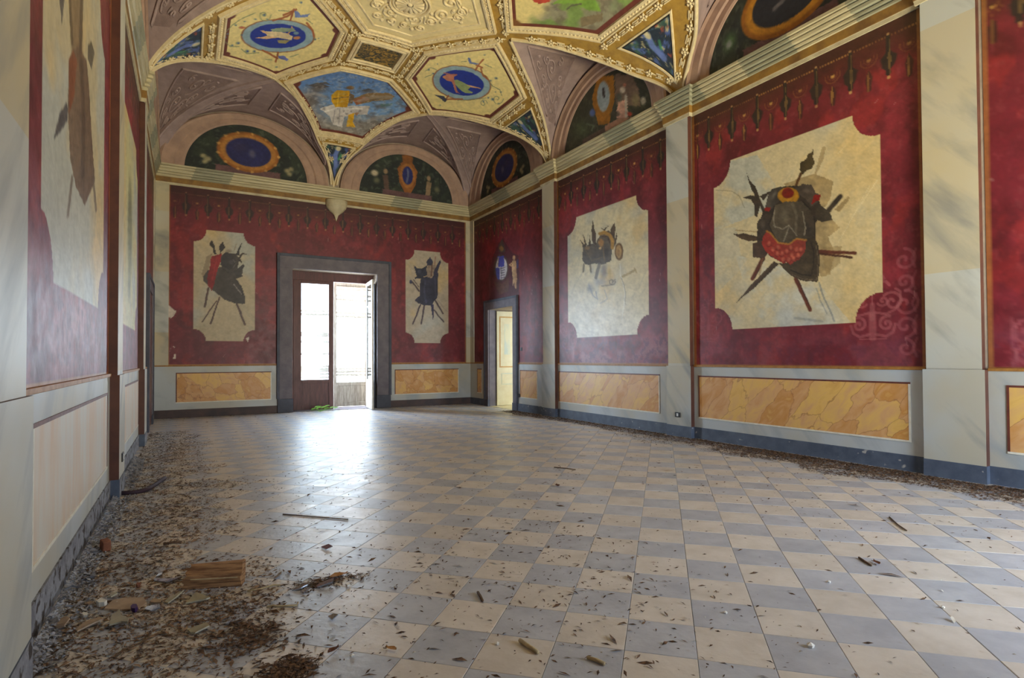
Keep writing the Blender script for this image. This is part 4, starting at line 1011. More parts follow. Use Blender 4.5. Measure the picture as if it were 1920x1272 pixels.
def panel(poly, paint, rings=70, seg=.03, h=.012, name='painted_panel', flip=False):
    """painted panel of the vault: fan of rings filled with colours"""
    P = np.array(poly, float); c0 = P.mean(0); B = np.array(resample(P, seg, True)); n = len(B)
    t = np.linspace(0, 1, rings + 1)[1:]
    P2 = np.concatenate([[c0]] + [c0 + (B - c0) * k for k in t])
    V = lift(P2, h)[0]
    src = P2.copy()
    if flip: src[:, 1] = 2 * YM - src[:, 1]              # the near half repeats the far half
    c = Canvas(lift(src, h)[0], src, (224, 204, 140)); paint(c, poly); brushwork(c, .16)
    F = [(0, 1 + i, 1 + (i + 1) % n) for i in range(n)]
    for r in range(rings - 1):
        a, b = 1 + r * n, 1 + (r + 1) * n
        F += [(a + i, b + i, b + (i + 1) % n, a + (i + 1) % n) for i in range(n)]
    return mesh(name, V, F, M_VAULTPAINT, ceiling, col=clamp_col(c.c))
def edge_dist(c, poly):
    P = [tuple(p) for p in poly]; c.use('uv'); return c.dist(P + [P[0]])
def brown_border(c, poly, w=.055, notch=True):
    d = edge_dist(c, poly); c.blend((d < w) * 1.0, (104, 48, 34))
    if notch:
        for p in poly: c.blob(p[0], p[1], .14, .14, (104, 48, 34), hard=.9)

# ---- cameo panels (four), paintings, rosette panels, gilt squares, corner spandrels
CAMEO = [(.93, 11.02), (1.82, 9.80), (2.90, 10.62), (2.90, 12.04), (1.82, 13.06), (.93, 12.10)]
PAINT_A = [(-.53, 12.60), (-1.43, 13.40), (-.55, 14.80), (.55, 14.80), (1.43, 13.40), (.53, 12.60)]
PAINT_R = [(.93, 6.62), (1.80, 5.28), (2.93, 6.40), (2.93, 7.90), (1.80, 9.0), (.93, 7.66)]
ROSE = [(-.44, 10.75), (.44, 10.75), (1.48, 9.40), (.44, 8.05), (-.44, 8.05), (-1.48, 9.40)]
SQ1 = [(-.42, 11.25), (.42, 11.25), (.42, 11.98), (-.42, 11.98)]
SQ2 = [(-.42, YM - .36), (.42, YM - .36), (.42, YM + .36), (-.42, YM + .36)]
TRI_B = [(-.39, 15.10), (0, 15.69), (.39, 15.10)]
TRI_1 = [(3.28, 10.76), (3.28, 11.95), (4.03, 11.33)]
TRI_2 = [(3.33, YM - .58), (3.33, YM + .60), (4.04, YM)]
CREAM, BLUE, PALEB = (236, 216, 146), (28, 52, 150), (146, 172, 182)
def oval(c, cx, cy, rx, ry, rot):
    c.use('px')
    c.blob(cx, cy, rx * 1.33, ry * 1.36, (150, 96, 60), hard=.96, rot=rot); c.blob(cx, cy, rx * 1.27, ry * 1.30, PALEB, hard=.96, rot=rot); c.blob(cx, cy, rx, ry, BLUE, hard=.95, rot=rot, var=.05)
def pc_br(c, poly):
    c.c[:] = CREAM; brown_border(c, poly); oval(c, 865.5, 155.5, 43, 24, .16)
    c.use('px', (600, 0, 4.571))
    c.poly([(1130, 690), (1180, 685), (1250, 720), (1300, 740), (1270, 770), (1310, 790), (1300, 800), (1240, 795), (1190, 760)], (150, 166, 110)); c.poly([(1250, 725), (1300, 735), (1380, 755), (1380, 762), (1300, 750)], (206, 158, 120))
    c.poly([(1050, 660), (1080, 640), (1130, 640), (1180, 640), (1150, 660), (1150, 690), (1180, 790), (1205, 805), (1165, 795), (1130, 700), (1085, 690)], (186, 120, 96)); c.blob(1066, 662, 18, 16, (200, 140, 100)); c.stroke([(1060, 625), (1120, 640), (1175, 640)], 9, (176, 110, 96))
    for p in ([(1330, 600), (1360, 560), (1400, 510)], [(1380, 590), (1400, 650), (1440, 680)], [(1100, 820), (1080, 850), (1140, 850), (1220, 850)], [(1340, 560), (1390, 580)]): c.stroke(p, 13, (164, 96, 56), .95)
    c.poly([(1265, 490), (1290, 500), (1300, 530), (1370, 550), (1330, 555), (1285, 545), (1268, 520)], (104, 124, 178)); c.poly([(980, 815), (1060, 825), (1090, 850), (1070, 880), (1040, 850)], (64, 66, 86))
    for x, y, r in ((1510, 672, 20), (1460, 690, 14), (1480, 850, 24), (1550, 790, 12), (1400, 870, 14), (1530, 890, 12), (1440, 840, 14), (1505, 790, 10), (930, 600, 16), (970, 630, 13), (1005, 550, 9), (1410, 470, 12), (1030, 900, 10)): c.blob(x, y, r, r * .8, (112, 132, 130), .85, hard=.2); c.blob(x + 4, y, r * .4, r * .4, (64, 74, 120), .9)
    for p in (spiral(1520, 850, 50, 1.2), spiral(1400, 885, 34, 1.3, -1), [(1450, 700), (1480, 740), (1540, 770), (1560, 820)], [(900, 610), (950, 580), (1000, 600)], [(1210, 530), (1260, 528)], [(1410, 550), (1470, 578)], [(900, 665), (960, 640)], [(1180, 860), (1300, 855), (1420, 840)]): c.stroke(p, 6, (126, 134, 104), .8)
def pc_bl(c, poly):
    c.c[:] = CREAM; brown_border(c, poly); oval(c, 521, 67.5, 53.5, 23.5, .01)
    c.use('px', (260, 0, 4.571))
    c.poly([(1090, 270), (1180, 265), (1280, 290), (1320, 310), (1310, 345), (1200, 325), (1100, 310)], (228, 206, 160)); c.poly([(1000, 325), (1090, 310), (1200, 322), (1100, 335)], (222, 180, 130)); c.poly([(1040, 262), (1070, 262), (1120, 285), (1095, 292)], (216, 176, 130)); c.blob(1355, 325, 40, 20, (206, 140, 90)); c.stroke([(1280, 290), (1320, 250), (1310, 230)], 12, (200, 150, 110))
    c.poly([(1130, 250), (1220, 235), (1330, 245), (1350, 270), (1240, 275), (1150, 272)], (140, 156, 130)); c.blob(1350, 285, 30, 16, (120, 150, 160)); c.poly([(1190, 345), (1300, 345), (1260, 375), (1200, 370)], (160, 150, 100))
    for p in ([(1150, 175), (1220, 160), (1290, 130), (1350, 80)], [(1240, 130), (1320, 95)], [(1300, 175), (1330, 80)], [(1060, 430), (1130, 465), (1190, 500)], [(1195, 450), (1175, 530)], [(1440, 200), (1490, 260), (1500, 310)]): c.stroke(p, 16, (166, 92, 44), .95)
    c.poly([(1335, 90), (1370, 100), (1390, 130), (1470, 118), (1440, 150), (1400, 150), (1340, 150)], (116, 134, 186)); c.poly([(1195, 475), (1250, 480), (1285, 510), (1270, 525), (1200, 500)], (116, 126, 196))
    for x, y, r in ((1075, 130, 30), (1000, 165, 16), (880, 235, 24), (830, 215, 18), (740, 320, 24), (850, 370, 26), (800, 390, 22), (905, 185, 12), (1100, 165, 14), (880, 300, 14), (930, 440, 30), (990, 440, 20), (1510, 340, 18), (1390, 20, 20), (1180, 575, 16), (760, 290, 16), (1540, 330, 10)): c.blob(x, y, r, r * .7, (110, 136, 112), .85, hard=.2); c.blob(x + 5, y, r * .4, r * .4, (70, 84, 150), .9)
    for p in ([(1000, 110), (900, 150), (810, 210), (730, 290), (720, 340), (790, 400), (860, 400)], spiral(1075, 130, 60, 1.1), [(880, 420), (930, 460), (1030, 450)], [(1200, 90), (1290, 95)], [(1440, 170), (1490, 205)], [(1090, 510), (1140, 512)], [(1300, 490), (1370, 465)], [(860, 235), (920, 235)]): c.stroke(p, 8, (136, 144, 104), .8)
    c.blob(885, 236, 34, 13, (206, 110, 70), .9)
def p_paint_a(c, poly):
    c.use('px'); y = c.px[:, 1]; x = c.px[:, 0]; n = fbm(x * .03, y * .05, 7); n2 = fbm(x * .09, y * .16, 9)
    c.c[:] = (98, 138, 196); c.blend(sstep(150, 200, y) * .5, (132, 172, 212)); c.blend(sstep(205, 235, y + 18 * (n - .5)) * .9, (142, 134, 122)); c.blend(sstep(.5, .7, n2) * sstep(150, 210, y) * .5, (112, 100, 92))
    c.blend((1 - sstep(575, 625, x)) * sstep(158, 185, y) * .9, (128, 120, 116)); c.use('px', (260, 0, 2.743))
    for bx_, by_, rx, ry, a in ((920, 455, 80, 36, .8), (1230, 500, 100, 30, .8), (1180, 470, 60, 16, .7), (880, 520, 70, 50, .5), (1000, 680, 120, 40, .6), (1240, 640, 110, 40, .5), (1250, 545, 60, 16, .5)): c.blob(bx_, by_, rx, ry, (100, 88, 76), a, hard=.1)
    c.poly([(1095, 510), (1180, 478), (1290, 478), (1318, 495), (1300, 512), (1200, 522), (1120, 540)], (136, 106, 62), .9); c.poly([(1100, 515), (1160, 495), (1190, 512), (1120, 540)], (164, 96, 62), .8); c.poly([(1240, 535), (1310, 530), (1290, 545), (1250, 552)], (86, 120, 116), .7)
    for p in ([(870, 440), (920, 425), (985, 445), (940, 455)], [(1140, 468), (1180, 455), (1205, 465)], [(900, 430), (960, 420), (990, 436)]): c.poly(p, (86, 78, 72), .8)
    c.poly([(930, 560), (1000, 538), (1085, 545), (1190, 545), (1175, 590), (1110, 592), (1060, 600), (1045, 655), (1000, 640), (985, 600), (960, 580)], (218, 212, 204), shade=((1, 1), (160, 152, 150), .5)); c.stroke([(1010, 560), (1000, 630)], 7, (150, 144, 146), .7); c.stroke([(1035, 560), (1030, 640)], 6, (150, 144, 146), .7)
    c.poly([(990, 490), (1020, 464), (1085, 468), (1092, 500), (1072, 552), (1012, 552), (992, 522)], (222, 172, 30), shade=((1, .3), (176, 126, 24), .6)); c.stroke([(1000, 506), (1080, 500)], 5, (120, 84, 30), .8); c.poly([(1078, 592), (1112, 580), (1100, 628), (1116, 655), (1068, 652)], (220, 168, 34)); c.blob(1088, 452, 26, 13, (120, 92, 58)); c.poly([(1085, 480), (1110, 490), (1100, 535), (1080, 530)], (110, 92, 70)); c.poly([(1110, 580), (1135, 580), (1120, 600)], (170, 130, 96))
    c.use('px', (260, 0, 2.743)); n3 = fbm(x * .16 + y * .05, y * .3, 19, 3)
    c.blend(sstep(.55, .7, n3) * .35, (206, 202, 196)); c.blend(sstep(.6, .75, fbm(x * .12, y * .22, 29, 3)) * .4, (84, 78, 78))
    for p in ([(840, 500), (900, 480), (960, 500)], [(1130, 520), (1210, 500), (1300, 500)], [(950, 640), (1010, 660), (1090, 670)], [(1180, 620), (1250, 600), (1330, 590)], [(870, 560), (930, 600)]): c.stroke(p, 16, (168, 160, 150), .5)
    c.stroke([(1030, 475), (1022, 545)], 6, (240, 200, 70), .7); c.stroke([(1060, 560), (1150, 560)], 8, (238, 234, 226), .7); c.stroke([(960, 575), (1010, 560)], 7, (236, 232, 226), .7)
    brown_border(c, poly, .06, False); c.use('uv')
    for p in (poly[1], poly[4]): c.blob(p[0], p[1], .2, .2, (104, 52, 36), hard=.85)
def p_paint_r(c, poly):
    u, v = c.U[:, 0], c.U[:, 1]; n = fbm(u * 2.2, v * 2.2, 5); n2 = fbm(u * 6, v * 6, 15)
    c.c[:] = (226, 206, 138); g = sstep(.0, .35, (np.abs(u) - 1.9) + .35 * (8.6 - v) + .5 * (n - .5)); c.blend(g * .95, (140, 136, 112)); c.blend(g * sstep(.45, .7, n2) * .7, (108, 96, 78)); c.blend(g * sstep(.5, .62, n) * .75, (116, 150, 66))
    c.use('px', (930, 0, 5.189)); c.poly([(340, -40), (560, -60), (520, 20), (430, 40), (370, 20)], (186, 70, 48)); c.poly([(540, 40), (700, -60), (900, -80), (1000, 60), (1020, 110), (900, 100), (760, 30)], (120, 158, 58), .9); c.stroke([(690, 90), (740, 50), (830, 40)], 16, (92, 84, 70), .8); c.poly([(820, 170), (1040, 130), (1040, 200), (820, 270)], (122, 104, 74), .8); c.stroke([(540, 30), (580, 80), (600, 110)], 12, (110, 104, 96), .8); c.blob(1150, 60, 80, 120, (130, 146, 104), .6, hard=.1)
    brown_border(c, poly, .07, False); c.use('uv'); c.blob(poly[4][0], poly[4][1], .2, .2, (120, 76, 36), hard=.85)
def p_tri(seed):
    def f(c, poly):
        u, v = c.U[:, 0], c.U[:, 1]; n = fbm(u * 6, v * 6, seed); n2 = fbm(u * 9 + 4, v * 9, seed + 4); n3 = fbm(u * 16, v * 16, seed + 8)
        c.c[:] = (34, 46, 60); c.blend(sstep(.5, .62, n) * .85, (66, 100, 84)); c.blend(sstep(.58, .68, n2) * .8, (84, 104, 168)); c.blend(sstep(.64, .72, n3) * .9, (188, 176, 128)); c.blend(sstep(.7, .78, fbm(u * 11, v * 11, seed + 20)) * .9, (164, 78, 56))
        c.use('uv'); P = np.array(poly); m = P.mean(0); d = P[2] - m if seed < 90 else P[1] - m
        a = m - d * .35; b = m + d * .45; s = np.array((-d[1], d[0])) * .12
        c.stroke([tuple(a), tuple(m + s), tuple(b)], .11, (104, 124, 190), .9); c.blob(a[0], a[1], .09, .07, (214, 200, 150), .9); c.stroke([tuple(m - s * 2), tuple(m + d * .2 - s)], .05, (70, 140, 96), .8)
        d_ = edge_dist(c, poly); c.blend((d_ < .02) * 1., (40, 34, 30))
    return f
def add_panel(poly, paint, sx=1, near=False, **k):
    P = [(sx * x, y) for x, y in poly]
    if near: P = [(x, 2 * YM - y) for x, y in P]
    if near: k['rings'] = max(8, k.get('rings', 70) // 3); k['seg'] = .08
    o = panel(P, paint, flip=near, **k); frame(P, o, bead=not near)
    return o
for near in (False, True):
    add_panel(CAMEO, pc_br, 1, near, rings=75, seg=.028); add_panel(CAMEO, pc_bl, -1, near, rings=75, seg=.028)
    add_panel(PAINT_A, p_paint_a, 1, near, rings=70, seg=.022)
for sx in (1, -1): add_panel(PAINT_R, p_paint_r, sx, False, rings=60, seg=.04)
for near in (False, True):
    for sq in ([SQ1, SQ2] if not near else [SQ1]):
        P = [(x, 2 * YM - y) for x, y in sq] if near else sq
        o = panel(P, lambda c, p: None, rings=3, seg=.2, name='gilt_panel'); o.data.materials[0] = M_SQUARE
        ring(P, [(0, .012), (.01, .05), (.05, .05), (.06, .03), (.09, .03), (.10, .055), (.13, .05), (.135, 0)], M_STUCCO, 'stucco_frame', o)
    for k, (t, sx) in enumerate(((TRI_B, 1), (TRI_1, 1), (TRI_1, -1)) + (((TRI_2, 1), (TRI_2, -1)) if not near else ())):
        P = [(sx * x, 2 * YM - y if near else y) for x, y in t]
        o = panel(P, p_tri(90 if t is TRI_B else 40 + 9 * k), rings=24 if not near else 5, seg=.035, name='painted_spandrel', flip=near)
        ring(P, [(0, .012), (.006, .03), (.03, .03), (.036, 0)], M_STUCCO, 'stucco_frame', o)

# ---- rosette panels with stucco scrolls
def surf_ribbon(mb, fn, pts, w_, h):
    """half-round stucco band on a surface: fn(points) -> positions, normals"""
    P, N_ = fn(np.array(pts)); T = np.gradient(P, axis=0); T /= np.linalg.norm(T, axis=1)[:, None] + 1e-9
    sd = np.cross(N_, T); V, F = sweep(P, sd, N_, [(-w_ / 2, 0), (-w_ / 3, h * .8), (0, h), (w_ / 3, h * .8), (w_ / 2, 0)]); mb.add(V, F)
def blob3(mb, fn, p, r, h, n=7):
    P, N_ = fn(np.array([p])); P, N_ = P[0], N_[0]; x = np.cross(N_, (0, 0, 1.)); 
    if np.linalg.norm(x) < .1: x = np.cross(N_, (1., 0, 0))
    x /= np.linalg.norm(x); y = np.cross(N_, x)
    V = [P + N_ * h] + [P + N_ * h * z + r * k * (math.cos(a * 2 * math.pi / n) * x + math.sin(a * 2 * math.pi / n) * y) for z, k in ((.75, .6), (0, 1)) for a in range(n)]
    mb.add(V, [(0, 1 + a, 1 + (a + 1) % n) for a in range(n)] + [(1 + a, 1 + n + a, 1 + n + (a + 1) % n, 1 + (a + 1) % n) for a in range(n)])
def rosette_panel(cy, ry):
    P = [(x, y - 9.40 + cy) for x, y in ROSE]
    o = panel(P, lambda c, p: c.c.__setitem__(slice(None), (224, 204, 150)), rings=10, seg=.15, h=.01, name='stucco_panel')
    frame(P, o)
    ring([(x * .86, cy + (y - cy) * .86) for x, y in P], [(0, .01), (.01, .03), (.03, .03), (.04, .01)], M_STUCCO, 'inner_moulding', o)
    fn = lambda q: lift(q, .012)
    ro = MB()
    for r, h in ((.36, .05), (.30, .035)): surf_ribbon(ro, fn, [(r * math.cos(a), ry + r * math.sin(a)) for a in np.linspace(0, 2 * math.pi, 40)], .05, h)
    rs = ro.build('rosette', M_STUCCO, o, smooth=True)
    for k in range(16):
        a = k * math.pi / 8; pm = MB()
        surf_ribbon(pm, fn, [(r * math.cos(a), ry + r * math.sin(a)) for r in np.linspace(.06, .26, 6)], .085, .045); pm.build('petal', M_STUCCO, rs, smooth=True)
    bm = MB(); blob3(bm, fn, (0, ry), .07, .07, 10); bm.build('boss', M_STUCCO, rs, smooth=True)
    sc = MB()
    for sx in (1, -1):
        for sy in (1, -1):
            for cx_, cy_, r, tn, dr, ph in ((.62, .20, .17, 1.6, 1, .4), (.22, .62, .16, 1.6, -1, 1.6), (.88, .10, .12, 1.5, -1, 2), (.52, .52, .13, 1.5, 1, 4), (.12, .88, .09, 1.4, 1, 0), (.42, .82, .10, 1.4, -1, 3)):
                surf_ribbon(sc, fn, [(sx * x, cy + sy * y) for x, y in spiral(cx_, cy_, r, tn, dr, ph)], .04, .03)
                blob3(sc, fn, (sx * cx_, cy + sy * cy_), .04, .045)
            surf_ribbon(sc, fn, [(sx * x, cy + sy * y) for x, y in catmull([(.05, .45), (.35, .42), (.45, .65), (.62, .40), (.75, .22), (1.0, .05)], 5)], .035, .025)
            for x, y in ((.32, .5), (.7, .42), (1.0, .2), (.3, .95), (.12, .72), (.45, .3), (.75, .02), (.08, 1.0)): blob3(sc, fn, (sx * x, cy + sy * y), .045, .035)
    tag(sc.build('scrollwork', M_STUCCO, o, smooth=True), kind='stuff')
rosette_panel(9.40, 9.62); rosette_panel(2 * YM - 9.40, 2 * YM - 9.62)

# ---- pale edge moulding along the arcs, then flowers and bars on the ochre bands
EDGE = [(0, 0), (0, .04), (.02, .05), (.045, .045), (.05, .0)]
for sx in (1, -1):
    for near in (0, 1):
        for A in (A1, A2, A3, A4):
            P = [(sx * p[0], 2 * YM - p[1] if near else p[1]) for p in A]
            strip(P, EDGE, M_STUCCO, 'edge_moulding', side_sign=1 if (sx > 0) != bool(near) else -1)
def inset(A, d):
    A = np.array(A); T = np.gradient(A, axis=0); T /= np.linalg.norm(T, axis=1)[:, None]
    return [tuple(p) for p in A + np.stack([T[:, 1], -T[:, 0]], -1) * d]
bands = [[(-.56, 11.01), (.56, 11.01)], [(-.56, 12.28), (.56, 12.28)], [(-.42, 14.985), (.42, 14.985)], [(-.56, 7.72), (.56, 7.72)]]
for sx in (1, -1):
    m_ = lambda P: [(sx * x, y) for x, y in P]
    bands += [m_([(.68, 10.93), (1.80, 9.52)]), m_([(.69, 11.12), (.69, 12.16)]), m_([(.74, 12.36), (1.62, 13.20)]), m_([(3.12, 10.85), (3.12, 11.85)]), m_([(1.78, 9.26), (.72, 7.82)]), m_([(3.15, YM - .85), (3.15, YM + .85)]), m_([(.72, 6.85), (.72, 7.5)]),
              m_(inset(A1, .11)[6:-3]), m_(inset(A2, .11)[3:]), m_(inset(A3, .11)[:-3]), m_(inset(A4, .11)[3:]), m_(miry([np.array(q) for q in inset(A4, .11)])[3:])]
def orient(o, p2, t2, h):
    P, n = lift(p2, h); P, n = P[0], n[0]; Pn = lift(np.array(p2) + np.array(t2) * .01, h)[0][0]
    t = Pn - P; t /= np.linalg.norm(t); s = np.cross(n, t)
    o.matrix_local = Matrix([[t[i], s[i], n[i], P[i]] for i in range(3)] + [[0, 0, 0, 1]])
def flower_mesh():
    mb = MB()
    for k in range(5):
        a = k * 2 * math.pi / 5 + .3; c, s = math.cos(a), math.sin(a)
        q = lambda r, w_, h: (r * c - w_ * s, r * s + w_ * c, h)
        mb.add([q(.01, 0, .03), q(.05, -.03, .03), q(.05, .03, .03), q(.055, 0, .05), q(.085, 0, .015)], [(0, 1, 3), (0, 3, 2), (1, 4, 3), (3, 4, 2)])
    mb.add([(.022 * math.cos(a), .022 * math.sin(a), .035) for a in np.linspace(0, 2 * math.pi, 7)[:-1]] + [(0, 0, .06)], [(i, (i + 1) % 6, 6) for i in range(6)])
    for sx in (1, -1): mb.add([(sx * .06, -.02, .005), (sx * .15, 0, .012), (sx * .06, .02, .005), (sx * .09, 0, .035)], [(0, 1, 3), (1, 2, 3), (2, 0, 3)])
    return mb
fm = bm_ = None
for B in bands:
    B = [np.asarray(b, float) for b in B]; seg = [np.linalg.norm(b - a) for a, b in zip(B[:-1], B[1:])]; L = sum(seg)
    n = max(1, round(L / .36)); 
    def at(s_):
        for (a, b), l in zip(zip(B[:-1], B[1:]), seg):
            if s_ <= l: return a + (b - a) * s_ / l, (b - a) / l
            s_ -= l
        return B[-1], (B[-1] - B[-2]) / seg[-1]
    for k in range(n + 1):
        p, t = at(L * k / n)
        if fm is None: o = flower_mesh().build('stucco_flower', M_STUCCO, ceiling); fm = o.data
        else: o = link(bpy.data.objects.new('stucco_flower', fm), ceiling)
        orient(o, p, t, .0)
        if k < n:
            p, t = at(L * (k + .5) / n)
            if bm_ is None:
                mb = MB()
                for y in (-.042, .022): mb.box((-.075, y, 0), (.075, y + .02, .022))
                mb.box((-.03, -.012, 0), (.03, .012, .03)); o = mb.build('stucco_bar', M_STUCCO, ceiling); bm_ = o.data
            else: o = link(bpy.data.objects.new('stucco_bar', bm_), ceiling)
            orient(o, p, t, .0)

# ---- lunettes: mauve caps, archivolts and painted half-moons
def arch_wall(w, cu, hw, hz, t, d=0.0):
    """point of a half ellipse on a wall, t from 0 to 1"""
    a = math.pi * (1 - np.asarray(t)); return [wpt(w, cu + hw * math.cos(q), VZ0 + hz * max(0, math.sin(q)), d) for q in a]
class Cap:
    """ruled shell between a wall arch A(s) and the curve B(s) on the vault"""
    def __init__(s, A, B): s.A = np.array(A); s.B = np.array(B); s.n = len(A)
    def at(s, q):
        q = np.atleast_2d(q); x = np.clip(q[:, 0], 0, 1) * (s.n - 1); i = np.minimum(x.astype(int), s.n - 2); f = (x - i)[:, None]
        a = s.A[i] * (1 - f) + s.A[i + 1] * f; b = s.B[i] * (1 - f) + s.B[i + 1] * f; r = q[:, 1:2]
        return a * (1 - r) + b * r
    def fn(s, q):
        q = np.atleast_2d(np.asarray(q, float)); e = .004; P = s.at(q)
        da = s.at(q + (e, 0)) - s.at(q - (e, 0)); db = s.at(q + (0, e)) - s.at(q - (0, e))
        n = np.cross(da, db); n /= np.linalg.norm(n, axis=1)[:, None] + 1e-9
        c = np.array((XC, P[:, 1].mean(), 4.5)); sg = np.sign(((c - P) * n).sum(1)); return P, n * np.where(sg == 0, 1, sg)[:, None]
    def patch(s, q0, q1, r0, r1, n=30, m=8, h=0.0):
        g = np.array([(a, b) for b in np.linspace(r0, r1, m + 1) for a in np.linspace(q0, q1, n + 1)])
        P, N_ = s.fn(g); V = P + N_ * h
        return V, [(j * (n + 1) + i, j * (n + 1) + i + 1, (j + 1) * (n + 1) + i + 1, (j + 1) * (n + 1) + i) for j in range(m) for i in range(n)]
def resample_n(P, n):
    P = np.array(P); d = np.r_[0, np.cumsum(np.linalg.norm(np.diff(P, axis=0), axis=1))]; t = np.linspace(0, d[-1], n)
    return np.stack([np.interp(t, d, P[:, k]) for k in range(P.shape[1])], -1)
N_S = 60
def lunette(w, cu, hw_cap, B, hz_cap, paint, near, pan=None, name='lunette'):
    """B: 3-D curve on the vault, from the low end of u to the high end"""
    A = resample_n(arch_wall(w, cu, hw_cap, hz_cap, np.linspace(0, 1, 80), .0), N_S)
    cap = Cap(A, B); V, F = cap.patch(0, 1, 0, 1, N_S - 1, 10)
    root = mesh('lunette_vault', V, F, M_PURPLE, ceiling, smooth=True)
    if not near:
        for q0, q1 in (pan or ((.10, .48), (.52, .90))):
            V, F = cap.patch(q0, q1, .30, .84, 24, 8, .006); p = mesh('relief_panel', V, F, M_PURPLE_D, root, smooth=True)
            bd = MB(); c4 = [(q0, .30), (q1, .30), (q1, .84), (q0, .84), (q0, .30)]
            surf_ribbon(bd, cap.fn, resample(c4, .02), .045, .035); bd.build('panel_moulding', M_PURPLE, p, smooth=True)
            sc = MB(); qm = .5 * (q0 + q1); k = (q1 - q0)
            for x, y, r, d_, ph in ((.22, .5, .15, 1, 0), (.5, .42, .17, -1, 2), (.78, .55, .15, 1, 4), (.38, .78, .10, -1, 1), (.64, .76, .10, 1, 3), (.35, .2, .09, 1, 5), (.66, .2, .09, -1, .5)):
                f2 = lambda P: [(q0 + k * a, .30 + .54 * b) for a, b in P]
                surf_ribbon(sc, cap.fn, f2(spiral(x, y, r, 1.4, d_, ph)), .035, .03); blob3(sc, cap.fn, f2([(x, y)])[0], .035, .04)
            for x, y, r, d_, ph in ((.12, .62, .08, -1, 2), (.88, .72, .08, 1, 1), (.12, .3, .07, 1, 3), (.9, .35, .08, -1, 0), (.5, .68, .09, 1, 2), (.5, .12, .07, 1, 4), (.2, .85, .07, 1, 5), (.82, .9, .06, -1, 2)): surf_ribbon(sc, cap.fn, f2(spiral(x, y, r, 1.2, d_, ph, 16)), .03, .03)
            for x, y in ((.1, .8), (.9, .85), (.5, .9), (.12, .25), (.9, .25), (.5, .1)): blob3(sc, cap.fn, f2([(x, y)])[0], .04, .03)
            tag(sc.build('scrollwork', M_PURPLE, p, smooth=True), kind='stuff')
    # archivolt
    ha, za = hw_cap - .06, hz_cap - .06; hp, zp = 1.42, 1.30
    R = np.linspace(0, 1, 49); outer = np.array(arch_wall(w, cu, ha, za, R)); inner = np.array(arch_wall(w, cu, hp, zp, R)); nw = np.array(wpt(w, 0, 0, 1)) - np.array(wpt(w, 0, 0, 0))
    V = []; prof = [(0, .0), (0, .10), (.1, .12), (.22, .09), (.55, .08), (.62, .05), (.9, .05), (1, .03), (1, .0)]
    for a, b in zip(outer, inner): V += [a + (b - a) * o + nw * h for o, h in prof]
    k = len(prof); F = [(i * k + q, i * k + q + 1, (i + 1) * k + q + 1, (i + 1) * k + q) for i in range(48) for q in range(k - 1)]
    mesh('archivolt', V, F, M_ARCH, root, smooth=False)
    # painted half-moon
    nr, na = (46, 90) if not near else (8, 24)
    U = [(cu, VZ0 + .02)] + [(cu + hp * r * math.cos(a), VZ0 + .02 + zp * r * math.sin(a)) for r in np.linspace(0, 1, nr + 1)[1:] for a in np.linspace(0, math.pi, na + 1)]
    U = np.array(U); P = np.array([wpt(w, u, v, .012) for u, v in U]); c = Canvas(P, U, (36, 42, 40)); 
    u, v = U[:, 0], U[:, 1]; n1 = fbm(u * 4, v * 4, int(cu * 7) + 3); n2 = fbm(u * 11, v * 11, int(cu * 5) + 8)
    c.blend(sstep(.45, .65, n1) * .6, (58, 66, 50)); c.blend(sstep(.6, .72, n2) * .5, (96, 104, 84)); c.use('uv'); c.poly([(cu - .75, VZ0), (cu - .75, VZ0 + .2), (cu + .75, VZ0 + .2), (cu + .75, VZ0)], (104, 74, 76)); paint(c, cu); brushwork(c, .3)
    m1 = na + 1; F = [(0, 1 + i, 2 + i) for i in range(na)] + [(1 + r * m1 + i, 1 + (r + 1) * m1 + i, 2 + (r + 1) * m1 + i, 2 + r * m1 + i) for r in range(nr - 1) for i in range(na)]
    mesh('painted_lunette', P, F, M_VAULTPAINT, root, col=clamp_col(c.c))
    return root
def l_oval(c, cu):        # gilt oval frame with a dark blue medallion, flowers at its sides
    c.use('uv'); z = VZ0 + .62
    c.blob(cu, z, .74, .52, (150, 92, 40), hard=.95); c.blob(cu, z, .68, .47, (176, 120, 56), hard=.9); c.blob(cu, z, .55, .38, (40, 42, 92), hard=.92); c.blob(cu - .2, z + .1, .3, .2, (58, 50, 86), .7, hard=.1); c.blob(cu + .08, z - .02, .12, .16, (112, 108, 120), .6, hard=.2)
    for s in (-1, 1):
        for x, y, r in ((.92, .30, .12), (1.02, .36, .10), (.98, .22, .10)): c.blob(cu + s * x, VZ0 + y, r, r * .8, (168, 156, 116), .85, hard=.2)
    for a in np.linspace(0, 6.28, 14): c.blob(cu + .71 * math.cos(a), z + .49 * math.sin(a), .05, .04, (206, 158, 86), .8)
